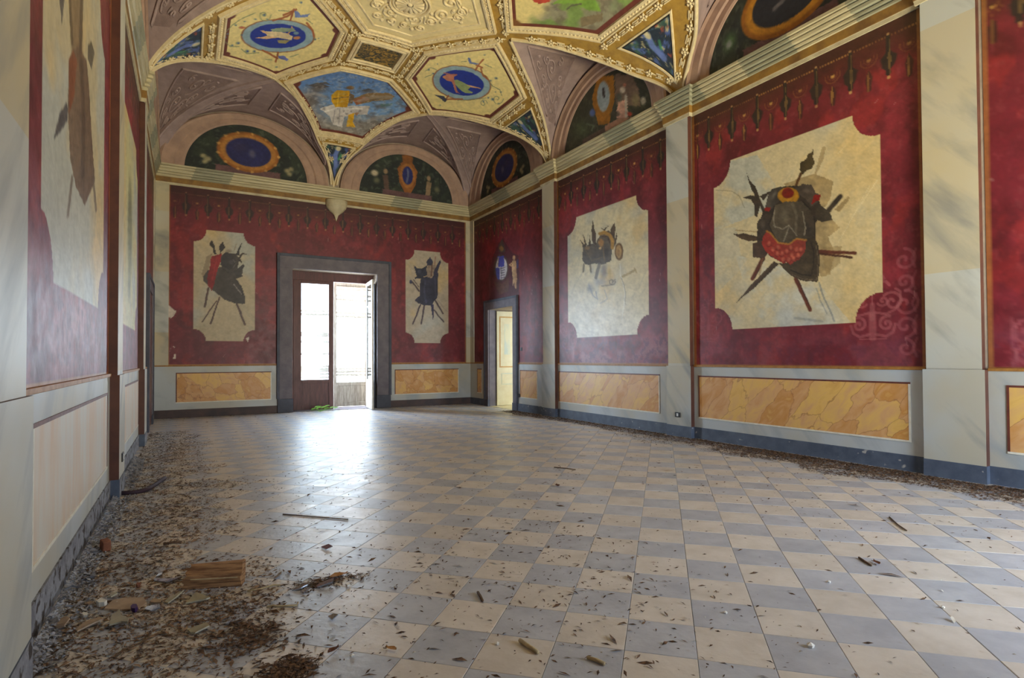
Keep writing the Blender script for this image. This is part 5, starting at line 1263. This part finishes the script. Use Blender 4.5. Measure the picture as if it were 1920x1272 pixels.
def l_small(c, cu):       # keystone cartouche with a small blue oval, figures beside it
    c.use('uv'); z = VZ0 + .70
    c.poly([(cu - .14, VZ0 + 1.3), (cu + .14, VZ0 + 1.3), (cu + .16, VZ0 + 1.08), (cu + .30, VZ0 + .85), (cu + .24, VZ0 + .45), (cu + .1, VZ0 + .2), (cu - .1, VZ0 + .2), (cu - .24, VZ0 + .45), (cu - .30, VZ0 + .85), (cu - .16, VZ0 + 1.08)], (140, 86, 40)); c.blob(cu, z, .24, .38, (160, 104, 50), hard=.9); c.blob(cu, z, .17, .28, (34, 40, 100), hard=.9); c.stroke([(cu - .03, z - .2), (cu + .02, z), (cu, z + .18)], .06, (104, 110, 140), .8)
    for s, f in ((-1, .9), (1, 1)):
        c.poly([(cu + s * .55, VZ0 + .2), (cu + s * .7, VZ0 + .2), (cu + s * .74, VZ0 + .6), (cu + s * .6, VZ0 + .62)], (134, 112, 86) if s > 0 else (96, 74, 64)); c.blob(cu + s * .66, VZ0 + .72, .08, .10, (154, 128, 98)); c.blob(cu + s * .92, VZ0 + .42, .14, .14, (120, 118, 86), .7, hard=.2)
    c.blob(cu - .98, VZ0 + .62, .14, .12, (196, 180, 150), .9, hard=.4)
def l_urn(c, cu):         # pale urn and seated figures in front of a gilt niche
    c.c = c.c * .5 + np.array((92, 88, 62)) * .5; c.use('px', (930, 40, 4.892))
    c.poly([(930, 500), (1080, 500), (1090, 700), (1040, 940), (940, 950), (880, 720)], (168, 112, 34)); c.blob(985, 690, 62, 150, (160, 172, 176), hard=.85); c.stroke([(985, 620), (992, 690)], 20, (56, 44, 44)); c.poly([(1090, 480), (1250, 490), (1310, 640), (1330, 780), (1100, 760)], (140, 110, 92), .8)
    c.blob(1160, 630, 34, 40, (214, 200, 178)); c.blob(1180, 585, 20, 24, (190, 120, 96)); c.poly([(1120, 740), (1200, 720), (1210, 840), (1200, 890), (1100, 890)], (222, 172, 148)); c.stroke([(1190, 680), (1195, 880)], 22, (200, 190, 170)); c.blob(885, 840, 34, 44, (96, 116, 176)); c.blob(1350, 730, 30, 46, (206, 198, 176), .9); c.blob(1225, 850, 26, 26, (200, 80, 56)); c.blob(1090, 850, 60, 40, (70, 66, 56), .8)
    c.blob(1280, 720, 60, 110, (178, 170, 110), .6, hard=.1); c.blob(1130, 700, 40, 60, (70, 92, 80), .6, hard=.2); c.poly([(1000, 960), (1130, 890), (1250, 880), (1000, 1010)], (180, 136, 110)); c.blob(790, 980, 110, 120, (80, 92, 62), .7, hard=.1); c.stroke([(830, 940), (900, 960), (880, 1000)], 16, (108, 120, 96), .7)
def l_ring(c, cu):
    c.use('uv'); z = VZ0 + .66
    c.blob(cu, z, .80, .56, (150, 92, 20), hard=.96); c.blob(cu, z, .74, .50, (186, 126, 30), hard=.9); c.blob(cu, z, .60, .40, (30, 32, 40), hard=.94); c.stroke([(cu + .2, z - .1), (cu - .2, z + .05)], .07, (120, 112, 110), .7)
    for s in (-1, 1): c.blob(cu + s * 1.0, VZ0 + .45, .2, .25, (78, 110, 62), .8, hard=.1); c.blob(cu + s * 1.02, VZ0 + .42, .08, .08, (150, 150, 150), .8)
def p3d(P): return lift(P)[0]
for near in (False, True):
    ny = (lambda y: 2 * YM - y) if near else (lambda y: y)
    for sx in (1, -1):
        w = 'R' if sx > 0 else 'L'
        a3 = [(sx * p[0], ny(p[1])) for p in A3]; a4 = [(sx * p[0], ny(p[1])) for p in A4]
        hi = np.concatenate([resample_n(p3d(a4[::-1]), 30), resample_n(p3d(a3[::-1]), 30)])      # low y -> tip -> high y (far half)
        if near: hi = hi[::-1]
        ends = sorted((float(ny(11.16)), float(ny(7.30)))); cu = .5 * sum(ends)
        hi[0] = wpt(w, ends[0], VZ0, .02); hi[-1] = wpt(w, ends[1], VZ0, .02)
        lunette(w, cu, .5 * (ends[1] - ends[0]), hi, 1.66, l_ring if near else l_urn if sx > 0 else l_oval, near and sx < 0)
        # corner: end-wall half lunette and side-wall first lunette share a groin from the tip to the corner
        tip = p3d([(sx * 1.80, ny(13.30))])[0]; corner = np.array((XR if sx > 0 else XL, YF if near else YB, VZ0)) + np.array((-.02 * sx, .02 if near else -.02, 0))
        g = [tip + (corner - tip) * np.array((math.sin(t), math.sin(t), 1 - math.cos(t))) for t in np.linspace(0, math.pi / 2, 30)]
        g = np.array(g)
        a1 = resample_n(p3d([(sx * p[0], ny(p[1])) for p in A1]), 30); a2 = resample_n(p3d([(sx * p[0], ny(p[1])) for p in A2]), 30)
        wB = 'F' if near else 'B'; ux = [XC + sx * .10, corner[0]]
        B = np.concatenate([a1, g[0:]]); 
        if sx < 0: B = B[::-1]
        lo, hi_ = min(ux), max(ux); pan = ((.12, .47), (.56, .9))
        lunette(wB, .5 * (lo + hi_), .5 * (hi_ - lo), B, 1.62, l_oval if sx < 0 else l_small, near, pan)
        ys = sorted((float(ny(11.40)), float(corner[1])))
        B = np.concatenate([a2[::-1], g]); 
        if near: B = B[::-1]
        lunette(w, .5 * sum(ys), .5 * (ys[1] - ys[0]), B, 1.62, l_oval, near, pan)
        # groin rib
        if not near:
            nr = np.array([np.array((XC, 11.0, 4.5)) - p for p in g]); nr /= np.linalg.norm(nr, axis=1)[:, None]; T = np.gradient(g, axis=0); T /= np.linalg.norm(T, axis=1)[:, None]
            sd = np.cross(nr, T); sd /= np.linalg.norm(sd, axis=1)[:, None]; tw = np.linspace(.4, 1, 30)[:, None]
            V, F = sweep(g, sd * tw, nr, [(-.17, -.05), (-.16, .035), (-.12, .045), (-.09, .02), (.09, .02), (.12, .045), (.16, .035), (.17, -.05)]); mesh('groin_rib', V, F, M_PURPLE, ceiling)
# ================================================================== THINGS ON THE FLOOR AND WALLS
M_SPLIT = mat('split_timber', (164, 124, 84), (112, 76, 48), 5, .7, .4, 60, stretch=(1, 3, 16), lo=.42, hi=.58)
M_SHARD = mat('dull_tile_shard', (176, 170, 148), (150, 144, 126), 9, .45, .2)
M_SHARDB = mat('beige_tile_shard', (176, 152, 126), (150, 128, 108), 9, .5, .2)
M_MIRROR = mat('silvery_glass', (206, 214, 226), (150, 158, 176), 14, .12, .1, metal=.85, rough_var=.05)
M_WHITEBIT = mat('white_plaster_bit', (228, 226, 220), (202, 200, 194), 14, .6)
M_CABLE = mat('dark_purple_rubber', (62, 40, 52), (46, 30, 42), 10, .75)
M_TWIG = mat('dry_twig', (104, 78, 52), (70, 50, 36), 16, .8, stretch=(6, 6, 1))
M_STRAW = mat('pale_straw', (190, 172, 134), (156, 136, 100), 16, .7)
M_LEAF = mat('brown_leaf', (98, 52, 30), (66, 36, 24), 16, .7)
M_LEAFT = mat('tan_leaf', (178, 132, 80), (140, 96, 56), 16, .7)
M_RUST = mat('rusty_brick', (138, 84, 56), (104, 60, 42), 16, .8, .4)
M_GREEN = mat('fresh_leaf', (150, 206, 84), (112, 178, 60), 12, .5)
M_DARKP = mat('dark_plastic', (38, 36, 38), (26, 24, 26), 10, .4)
M_WHITEP = mat('white_plastic', (226, 226, 222), (208, 208, 204), 10, .4)
M_PURPLEB = mat('purple_scrap', (70, 36, 96), (50, 26, 76), 10, .5)
M_LITTER = mat('leaf_litter', (118, 88, 64), (50, 36, 28), 55, .85, lo=.4, hi=.6)
M_TAN = mat('tan_litter', (158, 130, 104), (112, 88, 68), 40, .9)
M_GRIT = mat('pale_grit', (206, 200, 188), (160, 152, 140), 9, .8)
M_DUST = mat('plaster_dust', (168, 170, 178), (140, 140, 148), 6, .95, .8, 30)

def T(crop, pts):
    """crop picture coordinates -> floor points"""
    x0, y0, s_ = crop; return [on_z(x0 + x / s_, y0 + y / s_)[:2] for x, y in pts]
CA, CB, CC = (240, 1030, 7.067), (60, 1080, 6.625), (460, 1040, 5.483)
CD, CE, CF = (600, 760, 2.484), (1220, 760, 2.484), (0, 880, 2.743)
def shard(name, crop, pts, m, label, cat, th=.008, tilt=.02, group=None):
    P = np.array(T(crop, pts)); c = P.mean(0); mb = MB(); n = len(P); q = P - c
    if 0.5 * sum(q[i - 1][0] * q[i][1] - q[i][0] * q[i - 1][1] for i in range(n)) < 0: q = q[::-1]
    R_ = np.abs(q).max() + 1e-6
    zt = [max(0, tilt * (1 + p[0] / R_)) for p in q]
    V = [(p[0], p[1], .0005 + z * .5) for p, z in zip(q, zt)] + [(p[0] * .97, p[1] * .97, th + z * .5) for p, z in zip(q, zt)]
    mb.add(V, [tuple(range(n))[::-1], tuple(range(n, 2 * n))] + [(i, (i + 1) % n, n + (i + 1) % n, n + i) for i in range(n)])
    o = mb.build(name, m); o.location = (c[0], c[1], 0); return tag(o, label, cat, group)
def stick(name, crop, pts, r, m, label, cat, r1=None, lift_=0.0):
    P = T(crop, pts); c = np.mean(P, axis=0); o = MB().tube([(p[0] - c[0], p[1] - c[1], r * 1.0 + lift_ * (k % 2)) for k, p in enumerate(P)], r, 6, r1).build(name, m, smooth=True)
    o.location = (c[0], c[1], 0); return tag(o, label, cat)
def leaf_thing(name, crop, p, size, m, label, cat, rot=0.0):
    c = T(crop, [p])[0]; V = []; F = []; n = 6; prof = [(-1, .05), (-.7, .35), (-.2, .55), (.3, .42), (.7, .22), (1, .04)]
    for x, w_ in prof: V += [(x * size, -w_ * size, .012 + .25 * size * w_), (x * size, 0, .003 + .02 * abs(x)), (x * size, w_ * size, .010 + .35 * size * w_)]
    for i in range(5): F += [(i * 3, i * 3 + 3, i * 3 + 4, i * 3 + 1), (i * 3 + 1, i * 3 + 4, i * 3 + 5, i * 3 + 2)]
    root = empty(name, (c[0], c[1], 0)); root.rotation_euler = (0, 0, rot); tag(root, label, cat)
    mesh('leaf_blade', V, F, m, root, smooth=True); MB().tube([(size * .9, 0, .006), (size * 1.2, .1 * size, .006), (size * 1.5, .1 * size, .005)], .002).build('leaf_stalk', M_TWIG, root)
    return root

# broken block of timber on the left
A, B = on_z(341, 1107), on_z(452, 1101)
ux = (B - A)[:2]; Lw = np.linalg.norm(ux); ux = np.append(ux / Lw, 0); uy = np.array((-ux[1], ux[0], 0))
wood = tag(empty('wood_block', tuple(A)), 'split block of raw timber with splintered end among litter', 'wood')
wood.rotation_euler = (0, 0, math.atan2(ux[1], ux[0]))
top, n = [], 10
jl = [0, .022, .01, .035, .02, .045, .03, .06, .05]
prof = [(0, .0), (.0, .03), (-.004, .055), (.003, .08), (.02, .095), (.045, .125), (.075, .128), (.085, .06), (.085, 0)]
V = [(jl[k] - .01, y, z) for k, (y, z) in enumerate(prof)] + [(Lw * .5, y + .004, z * (1.0 if z < .1 else 1.04)) for y, z in prof] + [(Lw - .004 * (k % 3), y + .008, z * (1.0 if z < .1 else 1.10)) for k, (y, z) in enumerate(prof)]
k = len(prof); F = [(s * k + i, (s + 1) * k + i, (s + 1) * k + (i + 1) % k, s * k + (i + 1) % k) for s in (0, 1) for i in range(k)] + [tuple(range(k)), tuple(range(2 * k, 3 * k))[::-1]]
mesh('timber', V, F, M_SPLIT, wood)
for y, z, l in ((-.003, .012, .05), (-.002, .045, .03), (.03, .105, .04)):
    mesh('splinter', [(.03, y, z), (.03, y + .012, z), (.03, y + .006, z + .014), (-l, y + .004, z + .003)], [(0, 2, 1), (0, 1, 3), (1, 2, 3), (2, 0, 3)], M_SPLIT, wood)
mesh('grain_ridge', [(.05, -.006, .058), (Lw - .02, -.002, .058), (Lw - .02, -.001, .064), (.05, -.004, .064)], [(0, 1, 2, 3)], M_STRAW, wood)

shard('tile_shard', CA, [(760, 740), (900, 600), (1090, 690), (1040, 705)], M_SHARD, 'triangular grey shard lying just below the timber block', 'shard')
shard('tile_shard', CA, [(480, 720), (560, 665), (740, 600), (640, 680), (530, 745)], M_SHARD, 'narrow grey shard pointing up towards the timber block', 'shard')
shard('tile_shard', CA, [(790, 1095), (860, 1070), (1040, 1032), (1085, 1082), (890, 1148), (830, 1142)], M_SHARD, 'pale oblong shard with chipped end beside brown leaf patch', 'shard')
shard('glass_shard', CA, [(218, 812), (245, 782), (420, 778), (424, 832), (300, 852)], M_MIRROR, 'bright oblong sliver of shiny glass near purple scrap', 'glass', .006)
shard('glass_shard', CA, [(340, 402), (520, 420), (600, 425), (700, 400), (720, 420), (590, 455), (500, 462), (345, 432)], M_MIRROR, 'long white glass sliver touching the end of the timber block', 'glass', .006)
shard('glass_shard', CA, [(360, 385), (400, 350), (455, 352), (450, 378)], M_MIRROR, 'small shiny glass chip above the long white sliver', 'glass', .006)
shard('glass_shard', CA, [(1280, 1005), (1340, 985), (1385, 985), (1320, 1030)], M_MIRROR, 'small shiny glass chip in the brown leaf patch', 'glass', .005)
shard('glass_shard', CA, [(285, 720), (330, 690), (430, 715), (445, 760), (350, 745)], M_SHARDB, 'curved brownish shard above the bright glass sliver', 'shard')
shard('tile_shard', CB, [(955, 668), (985, 545), (1085, 478), (1110, 560), (1200, 612), (1192, 664), (1110, 645), (1000, 662)], M_SHARD, 'upright-looking pale shard with a ragged notch by the left wall litter', 'shard', .008, .045)
shard('tile_shard', CB, [(890, 430), (1000, 318), (1150, 290), (1390, 288), (1432, 350), (1330, 432), (1100, 442)], M_SHARDB, 'largest flat beige shard under smaller rubble', 'shard', .01, .0)
shard('tile_shard', CB, [(930, 292), (1000, 240), (1062, 265), (980, 296)], M_SHARD, 'small grey shard resting behind the largest beige shard', 'shard')
shard('plaster_lump', CB, [(795, 375), (860, 332), (935, 372), (900, 396), (830, 398)], M_WHITEBIT, 'off white plaster lump left of the largest beige shard', 'rubble', .03, 0)
shard('tile_shard', CB, [(640, 370), (720, 350), (778, 386), (700, 392)], M_SHARDB, 'thin beige shard between plaster lump and left wall', 'shard')
shard('tile_shard', CB, [(530, 690), (640, 610), (850, 560), (880, 600), (700, 660), (560, 715)], M_SHARDB, 'long dusty shard in litter beside the crumbling base', 'shard')
shard('tile_shard', CB, [(240, 655), (300, 600), (420, 560), (470, 600), (400, 690), (300, 695)], M_SHARDB, 'broad olive shard leaning towards the left wall base', 'shard', .01, .03)
shard('plaster_lump', CB, [(620, 515), (640, 495), (690, 505), (690, 535), (640, 540)], M_WHITEBIT, 'small bright white plaster crumb in the left litter', 'rubble', .02, 0)
shard('plastic_scrap', CB, [(1225, 430), (1250, 405), (1300, 405), (1315, 440), (1280, 465), (1240, 460)], M_PURPLEB, 'small purple scrap on the largest beige shard', 'scrap', .025, 0)
shard('rubble_bit', CB, [(1290, 140), (1310, 120), (1350, 125), (1345, 150), (1310, 160)], M_RUST, 'small orange brick crumb left of the white sliver', 'rubble', .02, 0)
shard('glass_shard', CC, [(720, 345), (760, 318), (915, 282), (900, 322), (745, 352)], M_MIRROR, 'long bright glass strip in the wet leaf heap', 'glass', .008, .02)
shard('glass_shard', CC, [(475, 378), (540, 345), (660, 320), (640, 345), (560, 372)], M_MIRROR, 'narrow glass strip at the other end of the wet leaf heap', 'glass', .006)
shard('glass_shard', CC, [(290, 255), (340, 222), (375, 212), (372, 236), (310, 262)], M_MIRROR, 'lone bright glass sliver beside the timber block', 'glass', .006)
shard('glass_shard', CC, [(850, 652), (905, 642), (955, 660), (892, 694)], M_MIRROR, 'kite shaped glass chip on the bare tiles', 'glass', .006)
shard('glass_shard', CC, [(565, 390), (610, 378), (660, 395), (610, 408)], M_MIRROR, 'oblong glass chip in front of the wet leaf heap', 'glass', .006)
shard('glass_shard', CC, [(1030, 320), (1060, 308), (1078, 325), (1050, 338)], M_WHITEBIT, 'white chip at the tip of the wet leaf heap', 'rubble', .012, 0)
shard('glass_shard', CF, [(1650, 405), (1690, 398), (1712, 412), (1680, 422)], M_MIRROR, 'dull glass chip on the glossy tiles before the straw', 'glass', .006)
stick('straw_stalk', CC, [(20, 388), (150, 368), (290, 325), (360, 325)], .006, M_STRAW, 'pale crooked stalk between timber block and wet leaf heap', 'stalk')
stick('straw_stalk', CC, [(220, 555), (285, 535), (330, 545), (530, 535), (540, 505)], .006, M_STRAW, 'pale bent stalk with a hooked end on the tiles', 'stalk')
stick('twig', CF, [(1455, 235), (1600, 246), (1790, 262)], .005, M_TWIG, 'long thin dark twig lying on the glossy tiles', 'twig')
stick('twig', CF, [(840, 392), (885, 384), (932, 382)], .010, M_TWIG, 'thick dark stick end above the timber block', 'twig')
stick('twig', CB, [(1020, 1030), (1150, 930), (1340, 850), (1440, 790), (1470, 700)], .004, M_TWIG, 'thin forked twig on bare floor near the left wall', 'twig')
stick('wood_sliver', CD, [(930, 1105), (975, 1135), (1015, 1162)], .010, M_STRAW, 'light wood sliver across a cream tile', 'sliver')
stick('wood_sliver', CD, [(1245, 1185), (1290, 1198), (1325, 1215)], .009, M_STRAW, 'light wood sliver with dark tip on a grey tile', 'sliver')
stick('twig', CD, [(735, 878), (748, 898), (757, 918)], .008, M_TWIG, 'short dark twig standing out on a grey tile', 'twig')
stick('twig', CD, [(1090, 292), (1150, 297), (1190, 303)], .006, M_TWIG, 'thin brown twig far out on the pale tiles', 'twig')
stick('twig', CE, [(970, 715), (1000, 735), (1028, 752)], .007, M_TWIG, 'short twig beside a dry sprig', 'twig')
stick('twig', CE, [(1112, 525), (1150, 560), (1192, 588)], .006, M_TWIG, 'crooked twig at the edge of the right litter', 'twig')
leaf_thing('dry_leaf', CC, (905, 1003), .035, M_LEAF, 'curled red brown leaf alone on a grey tile', 'leaf', .6)
leaf_thing('dry_leaf', CC, (960, 232), .06, M_LEAFT, 'curled tan leaf on top of the wet leaf heap', 'leaf', .2)
leaf_thing('dry_leaf', CC, (1500, 990), .03, M_LEAFT, 'small curled leaf with a twig on a cream tile', 'leaf', 2.2)
leaf_thing('dry_leaf', CD, (1105, 378), .05, M_LEAF, 'dark upright leaf standing on far tiles', 'leaf', 1.2)
leaf_thing('dry_leaf', CE, (1052, 740), .035, M_LEAF, 'dry brown sprig beside a short twig', 'leaf', 1.0)
for k, (cr, x, y, l) in enumerate(((CE, 745, 1127, 'white pebble on a grey tile, largest of the pebbles'), (CE, 830, 826, 'small white pebble at the middle of a grey tile'), (CE, 1360, 945, 'white pebble at the joint of a grey and a cream tile'), (CE, 348, 970, 'tiny white pebble on the grey tile of the middle rows'), (CD, 825, 1115, 'small white pebble beside the light wood sliver'), (CC, 1098, 1050, 'small white pebble near the red brown leaf'))):
    c = T(cr, [(x, y)])[0]; r = .018 if k == 0 else .011
    o = MB().add([(0, 0, r * 1.3)] + [(r * math.cos(a) * (1 + .2 * (i % 2)), r * math.sin(a), r * .7) for i, a in enumerate(np.linspace(0, 6.28, 7)[:-1])] + [(r * .8 * math.cos(a), r * .8 * math.sin(a), 0) for a in np.linspace(0, 6.28, 7)[:-1]], [(0, 1 + i, 1 + (i + 1) % 6) for i in range(6)] + [(1 + i, 7 + i, 7 + (i + 1) % 6, 1 + (i + 1) % 6) for i in range(6)] + [tuple(range(7, 13))[::-1]]).build('pebble', M_WHITEBIT)
    o.location = (c[0], c[1], 0); tag(o, l, 'pebble')
# rubber tube lying at the foot of the left wall pilaster
P = [on_z(226, 929), on_z(250, 928), on_z(275, 922), on_z(295, 910), on_z(309, 900)]
cb = MB().tube([tuple(p + (0, 0, .022)) for p in catmull(P, 5)], .022, 8).build('rubber_tube', M_CABLE, smooth=True); tag(cb, 'dark purple rubber tube curving away from the left wall', 'tube')
rb = MB().obox((XL + .16, 5.05, .0), (.05, .02, 0), (-.03, .10, 0), (.0, .0, .075)).build('brick_fragment', M_RUST, bevel=.008); tag(rb, 'orange brick fragment against the crumbling left base', 'brick')
# weed growing at the threshold of the french door
g = on_z(600, 772); weed = tag(empty('green_weed', (g[0], g[1], 0)), 'small bright green weed at the french door threshold', 'plant')
for k in range(9):
    a = k * 2.4; r = .05 + .17 * (k / 9); x, y, z = r * math.cos(a) * 1.9, r * .5 * math.sin(a), .05 + .02 * ((k * 5) % 4)
    s_ = .10
    mesh('leaf', [(x, y, z), (x + s_, y - .03, z + .03), (x + s_ * 1.5, y, z + .04), (x + s_, y + .03, z + .05), (x + s_ * .3, y + .04, z + .04), (x + s_ * .3, y - .04, z + .02)], [(0, 5, 1), (0, 1, 2, 3), (0, 3, 4)], M_GREEN, weed)
    MB().tube([(0, 0, 0), (x * .5, y * .5, z * .7), (x, y, z)], .004, 5).build('stem', M_GREEN, weed)
# sockets and switches
def wall_device(name, w, u, v, wd, hd, d, m, label, cat, inner=None):
    o = wbox(MB(), w, u - wd / 2, u + wd / 2, v - hd / 2, v + hd / 2, d, d + .012).build('plate' if inner else name, m, bevel=.003)
    if not inner: return tag(o, label, cat)
    root = tag(empty(name, wpt(w, u, v, d)), label, cat); o.parent = root; o.matrix_parent_inverse = Matrix.Translation(-Vector(root.location))
    for du, m2, nm in inner:
        q = wbox(MB(), w, u + du - wd * .16, u + du + wd * .16, v - hd * .3, v + hd * .3, d + .011, d + .017).build(nm, m2, bevel=.002); q.parent = root; q.matrix_parent_inverse = o.matrix_parent_inverse
    return root
q = on_x(1271, 778, XR - .1); wall_device('wall_socket', 'R', float(q[1]), float(q[2]), .12, .085, .10, M_DARKP, 'black wall socket with white insert on the pilaster pedestal', 'socket', [(0, M_WHITEP, 'socket_insert')])
q = on_x(975.5, 742, XR); wall_device('junction_box', 'R', float(q[1]), float(q[2]), .10, .09, .03, M_DARKP, 'black junction box at the foot of the doorway panel', 'box', [(0, M_DARKP, 'cover')])
q = on_x(978, 655, XR); wall_device('light_switch', 'R', float(q[1]), float(q[2]), .09, .09, .005, M_DARKP, 'dark switch on red wall beside the right doorway', 'switch', [(0, M_DARKP, 'rocker')])
q = on_x(229, 857, XL + .1); wall_device('wall_socket', 'L', float(q[1]), float(q[2]), .14, .09, .10, M_DARKP, 'dark socket low on the left wall pilaster', 'socket', [(0, M_WHITEP, 'socket_insert')])

# ---- uncountable litter: dry leaf flakes, grit and plaster dust
LIT = {}
def scatter(key, pts, size, mi, flat=.35, long=2.2, seed=0):
    rng = np.random.default_rng(seed); n = len(pts); a = rng.uniform(0, 2 * math.pi, n); s = size * rng.lognormal(0, .45, n); l = s * rng.uniform(1, long, n); h = s * rng.uniform(.1, flat, n) + .002
    ca, sa = np.cos(a), np.sin(a); base = np.array([(-1, 0), (0, -.45), (1, .1), (.1, .5)]); V = np.zeros((n, 4, 3))
    for k, (x, y) in enumerate(base): V[:, k, 0] = pts[:, 0] + x * l * ca - y * s * sa; V[:, k, 1] = pts[:, 1] + x * l * sa + y * s * ca
    z0 = pts[:, 2] if pts.shape[1] > 2 else 0
    V[:, 0, 2] = z0 + .001; V[:, 1, 2] = z0 + .001 + h * rng.uniform(0, 1, n); V[:, 2, 2] = z0 + .002 + h * rng.uniform(0, .8, n); V[:, 3, 2] = z0 + .001 + h
    i = np.arange(n) * 4; F = np.concatenate([np.stack([i, i + 1, i + 3], -1), np.stack([i + 1, i + 2, i + 3], -1)])
    LIT.setdefault(key, []).append((V.reshape(-1, 3), F, mi))
def keep(P):
    x, y = P[:, 0], P[:, 1]; k = (x > XL + .085) & (x < XR - .085) & (y > .6) & (y < YB - .05)
    for w_x, pp in ((XL, PILL), (XR, PIL)):
        for a, b in pp: k &= ~((np.abs(x - w_x) < .15) & (y > a - .05) & (y < b + .05))
    return P[k]
def U(n, x0, x1, y0, y1): return np.stack([RNG.uniform(x0, x1, n), RNG.uniform(y0, y1, n)], -1)
def wallstrip(n, side, w_, y0, y1, pw=1.6):
    d = RNG.uniform(0, 1, n) ** pw * w_; y = RNG.uniform(y0, y1, n)
    d *= .45 + 1.1 * fbm(y * 1.3, y * 0 + 3.3, 5); return np.stack([XR - .09 - d if side == 'R' else XL + .09 + d, y], -1)
nz = lambda P, f=1.1, t=.5, s=3: P[fbm(P[:, 0] * f, P[:, 1] * f, s) > t]
patch = lambda n, px, py, sx, sy: on_z(px, py)[:2] + RNG.normal(0, 1, (n, 2)) * (sx, sy)
heap = []
heap += [wallstrip(9000, 'R', .5, .8, 13, 1.6), wallstrip(6500, 'R', .85, .8, 8, 1.4), wallstrip(7500, 'R', .9, .8, 5.5, 1.4)]
heap += [wallstrip(4600, 'L', .75, 2.0, 12.8, 1.0), nz(wallstrip(3000, 'L', 1.15, 2.0, 7.5, .9), 2.4, .5, 8)]
heap += [nz(U(900, -.3, .5, 2.6, 4.6), 3.5, .5, 4), patch(450, 430, 1165, .15, .2), patch(300, 470, 1195, .09, .11), patch(420, 545, 1255, .06, .06), patch(500, 610, 1092, .12, .05), patch(260, 100, 1215, .06, .15), patch(350, 160, 1090, .1, .3)]
heap2 = [wallstrip(13000, 'R', .45, .8, 13, 1.7), wallstrip(8000, 'R', .8, .8, 6, 1.5), wallstrip(6000, 'L', .7, 2.0, 12.8, 1.2), patch(500, 440, 1165, .14, .2), patch(350, 470, 1195, .08, .1), patch(500, 545, 1255, .05, .05)]
heap += [np.stack([RNG.uniform(XL, XR, 900), YB - .05 - np.abs(RNG.normal(0, .12, 900))], -1)]
H_ = keep(np.concatenate(heap + heap2))
scatter('leaf_litter', H_, .007, 0, .6, 2.6, 1)
sp = keep(np.concatenate([U(2600, XL, XR, .8, YB), U(1500, -.4, 3.2, 2.0, 7.5), U(900, .2, 2.8, 1.6, 4.2), nz(U(900, 3.5, 7.5, 1, 6), 1.5, .5, 6)]))
scatter('leaf_litter', sp, .0072, 0, .5, 2.4, 2)
gr = keep(np.concatenate([U(900, XL, XR, .8, 12), wallstrip(700, 'L', .9, 2, 9, 1), wallstrip(700, 'R', .7, .8, 12, 1.2), patch(200, 250, 1140, .2, .2)]))
scatter('rubble_crumbs', gr, .006, 0, .9, 1.3, 3)
tn = keep(np.concatenate([nz(wallstrip(9000, 'L', 1.0, 1.6, 11, .9), 1.8, .45, 12), wallstrip(2500, 'R', .6, .8, 12, 1.2), patch(1500, 300, 1130, .25, .35)]))
scatter('rubble_crumbs', tn, .007, 1, .6, 1.8, 5)
du = wallstrip(9000, 'L', .15, 2.0, 9.5, 1.7); du[:, 0] -= .03; du = np.concatenate([du, np.clip(.13 - (du[:, :1] - XL), 0, .12) * .6], 1); du = du[(du[:, 0] > XL + .06)]
k_ = np.ones(len(du), bool)
for a, b in PILL: k_ &= ~((np.abs(du[:, 0] - XL) < .14) & (du[:, 1] > a - .03) & (du[:, 1] < b + .03))
scatter('rubble_crumbs', np.asarray(du[k_]), .009, 2, .9, 1.4, 4)
for key, ms, label, cat in (('leaf_litter', [M_LITTER], 'dark brown dry leaf litter heaped along the walls and strewn over the tiles', 'litter'),
                           ('rubble_crumbs', [M_GRIT, M_TAN, M_DUST], 'white grit, tan crumbs and grey plaster dust strewn on the floor', 'rubble')):
    V = np.concatenate([v for v, f, i in LIT[key]]); off = np.cumsum([0] + [len(v) for v, f, i in LIT[key]])
    F = np.concatenate([f + o for (v, f, i), o in zip(LIT[key], off)]); mi = np.concatenate([np.full(len(f), i) for v, f, i in LIT[key]])
    tag(mesh(key, V, F, ms, mi=mi.astype(np.int32)), label, cat, kind='stuff')
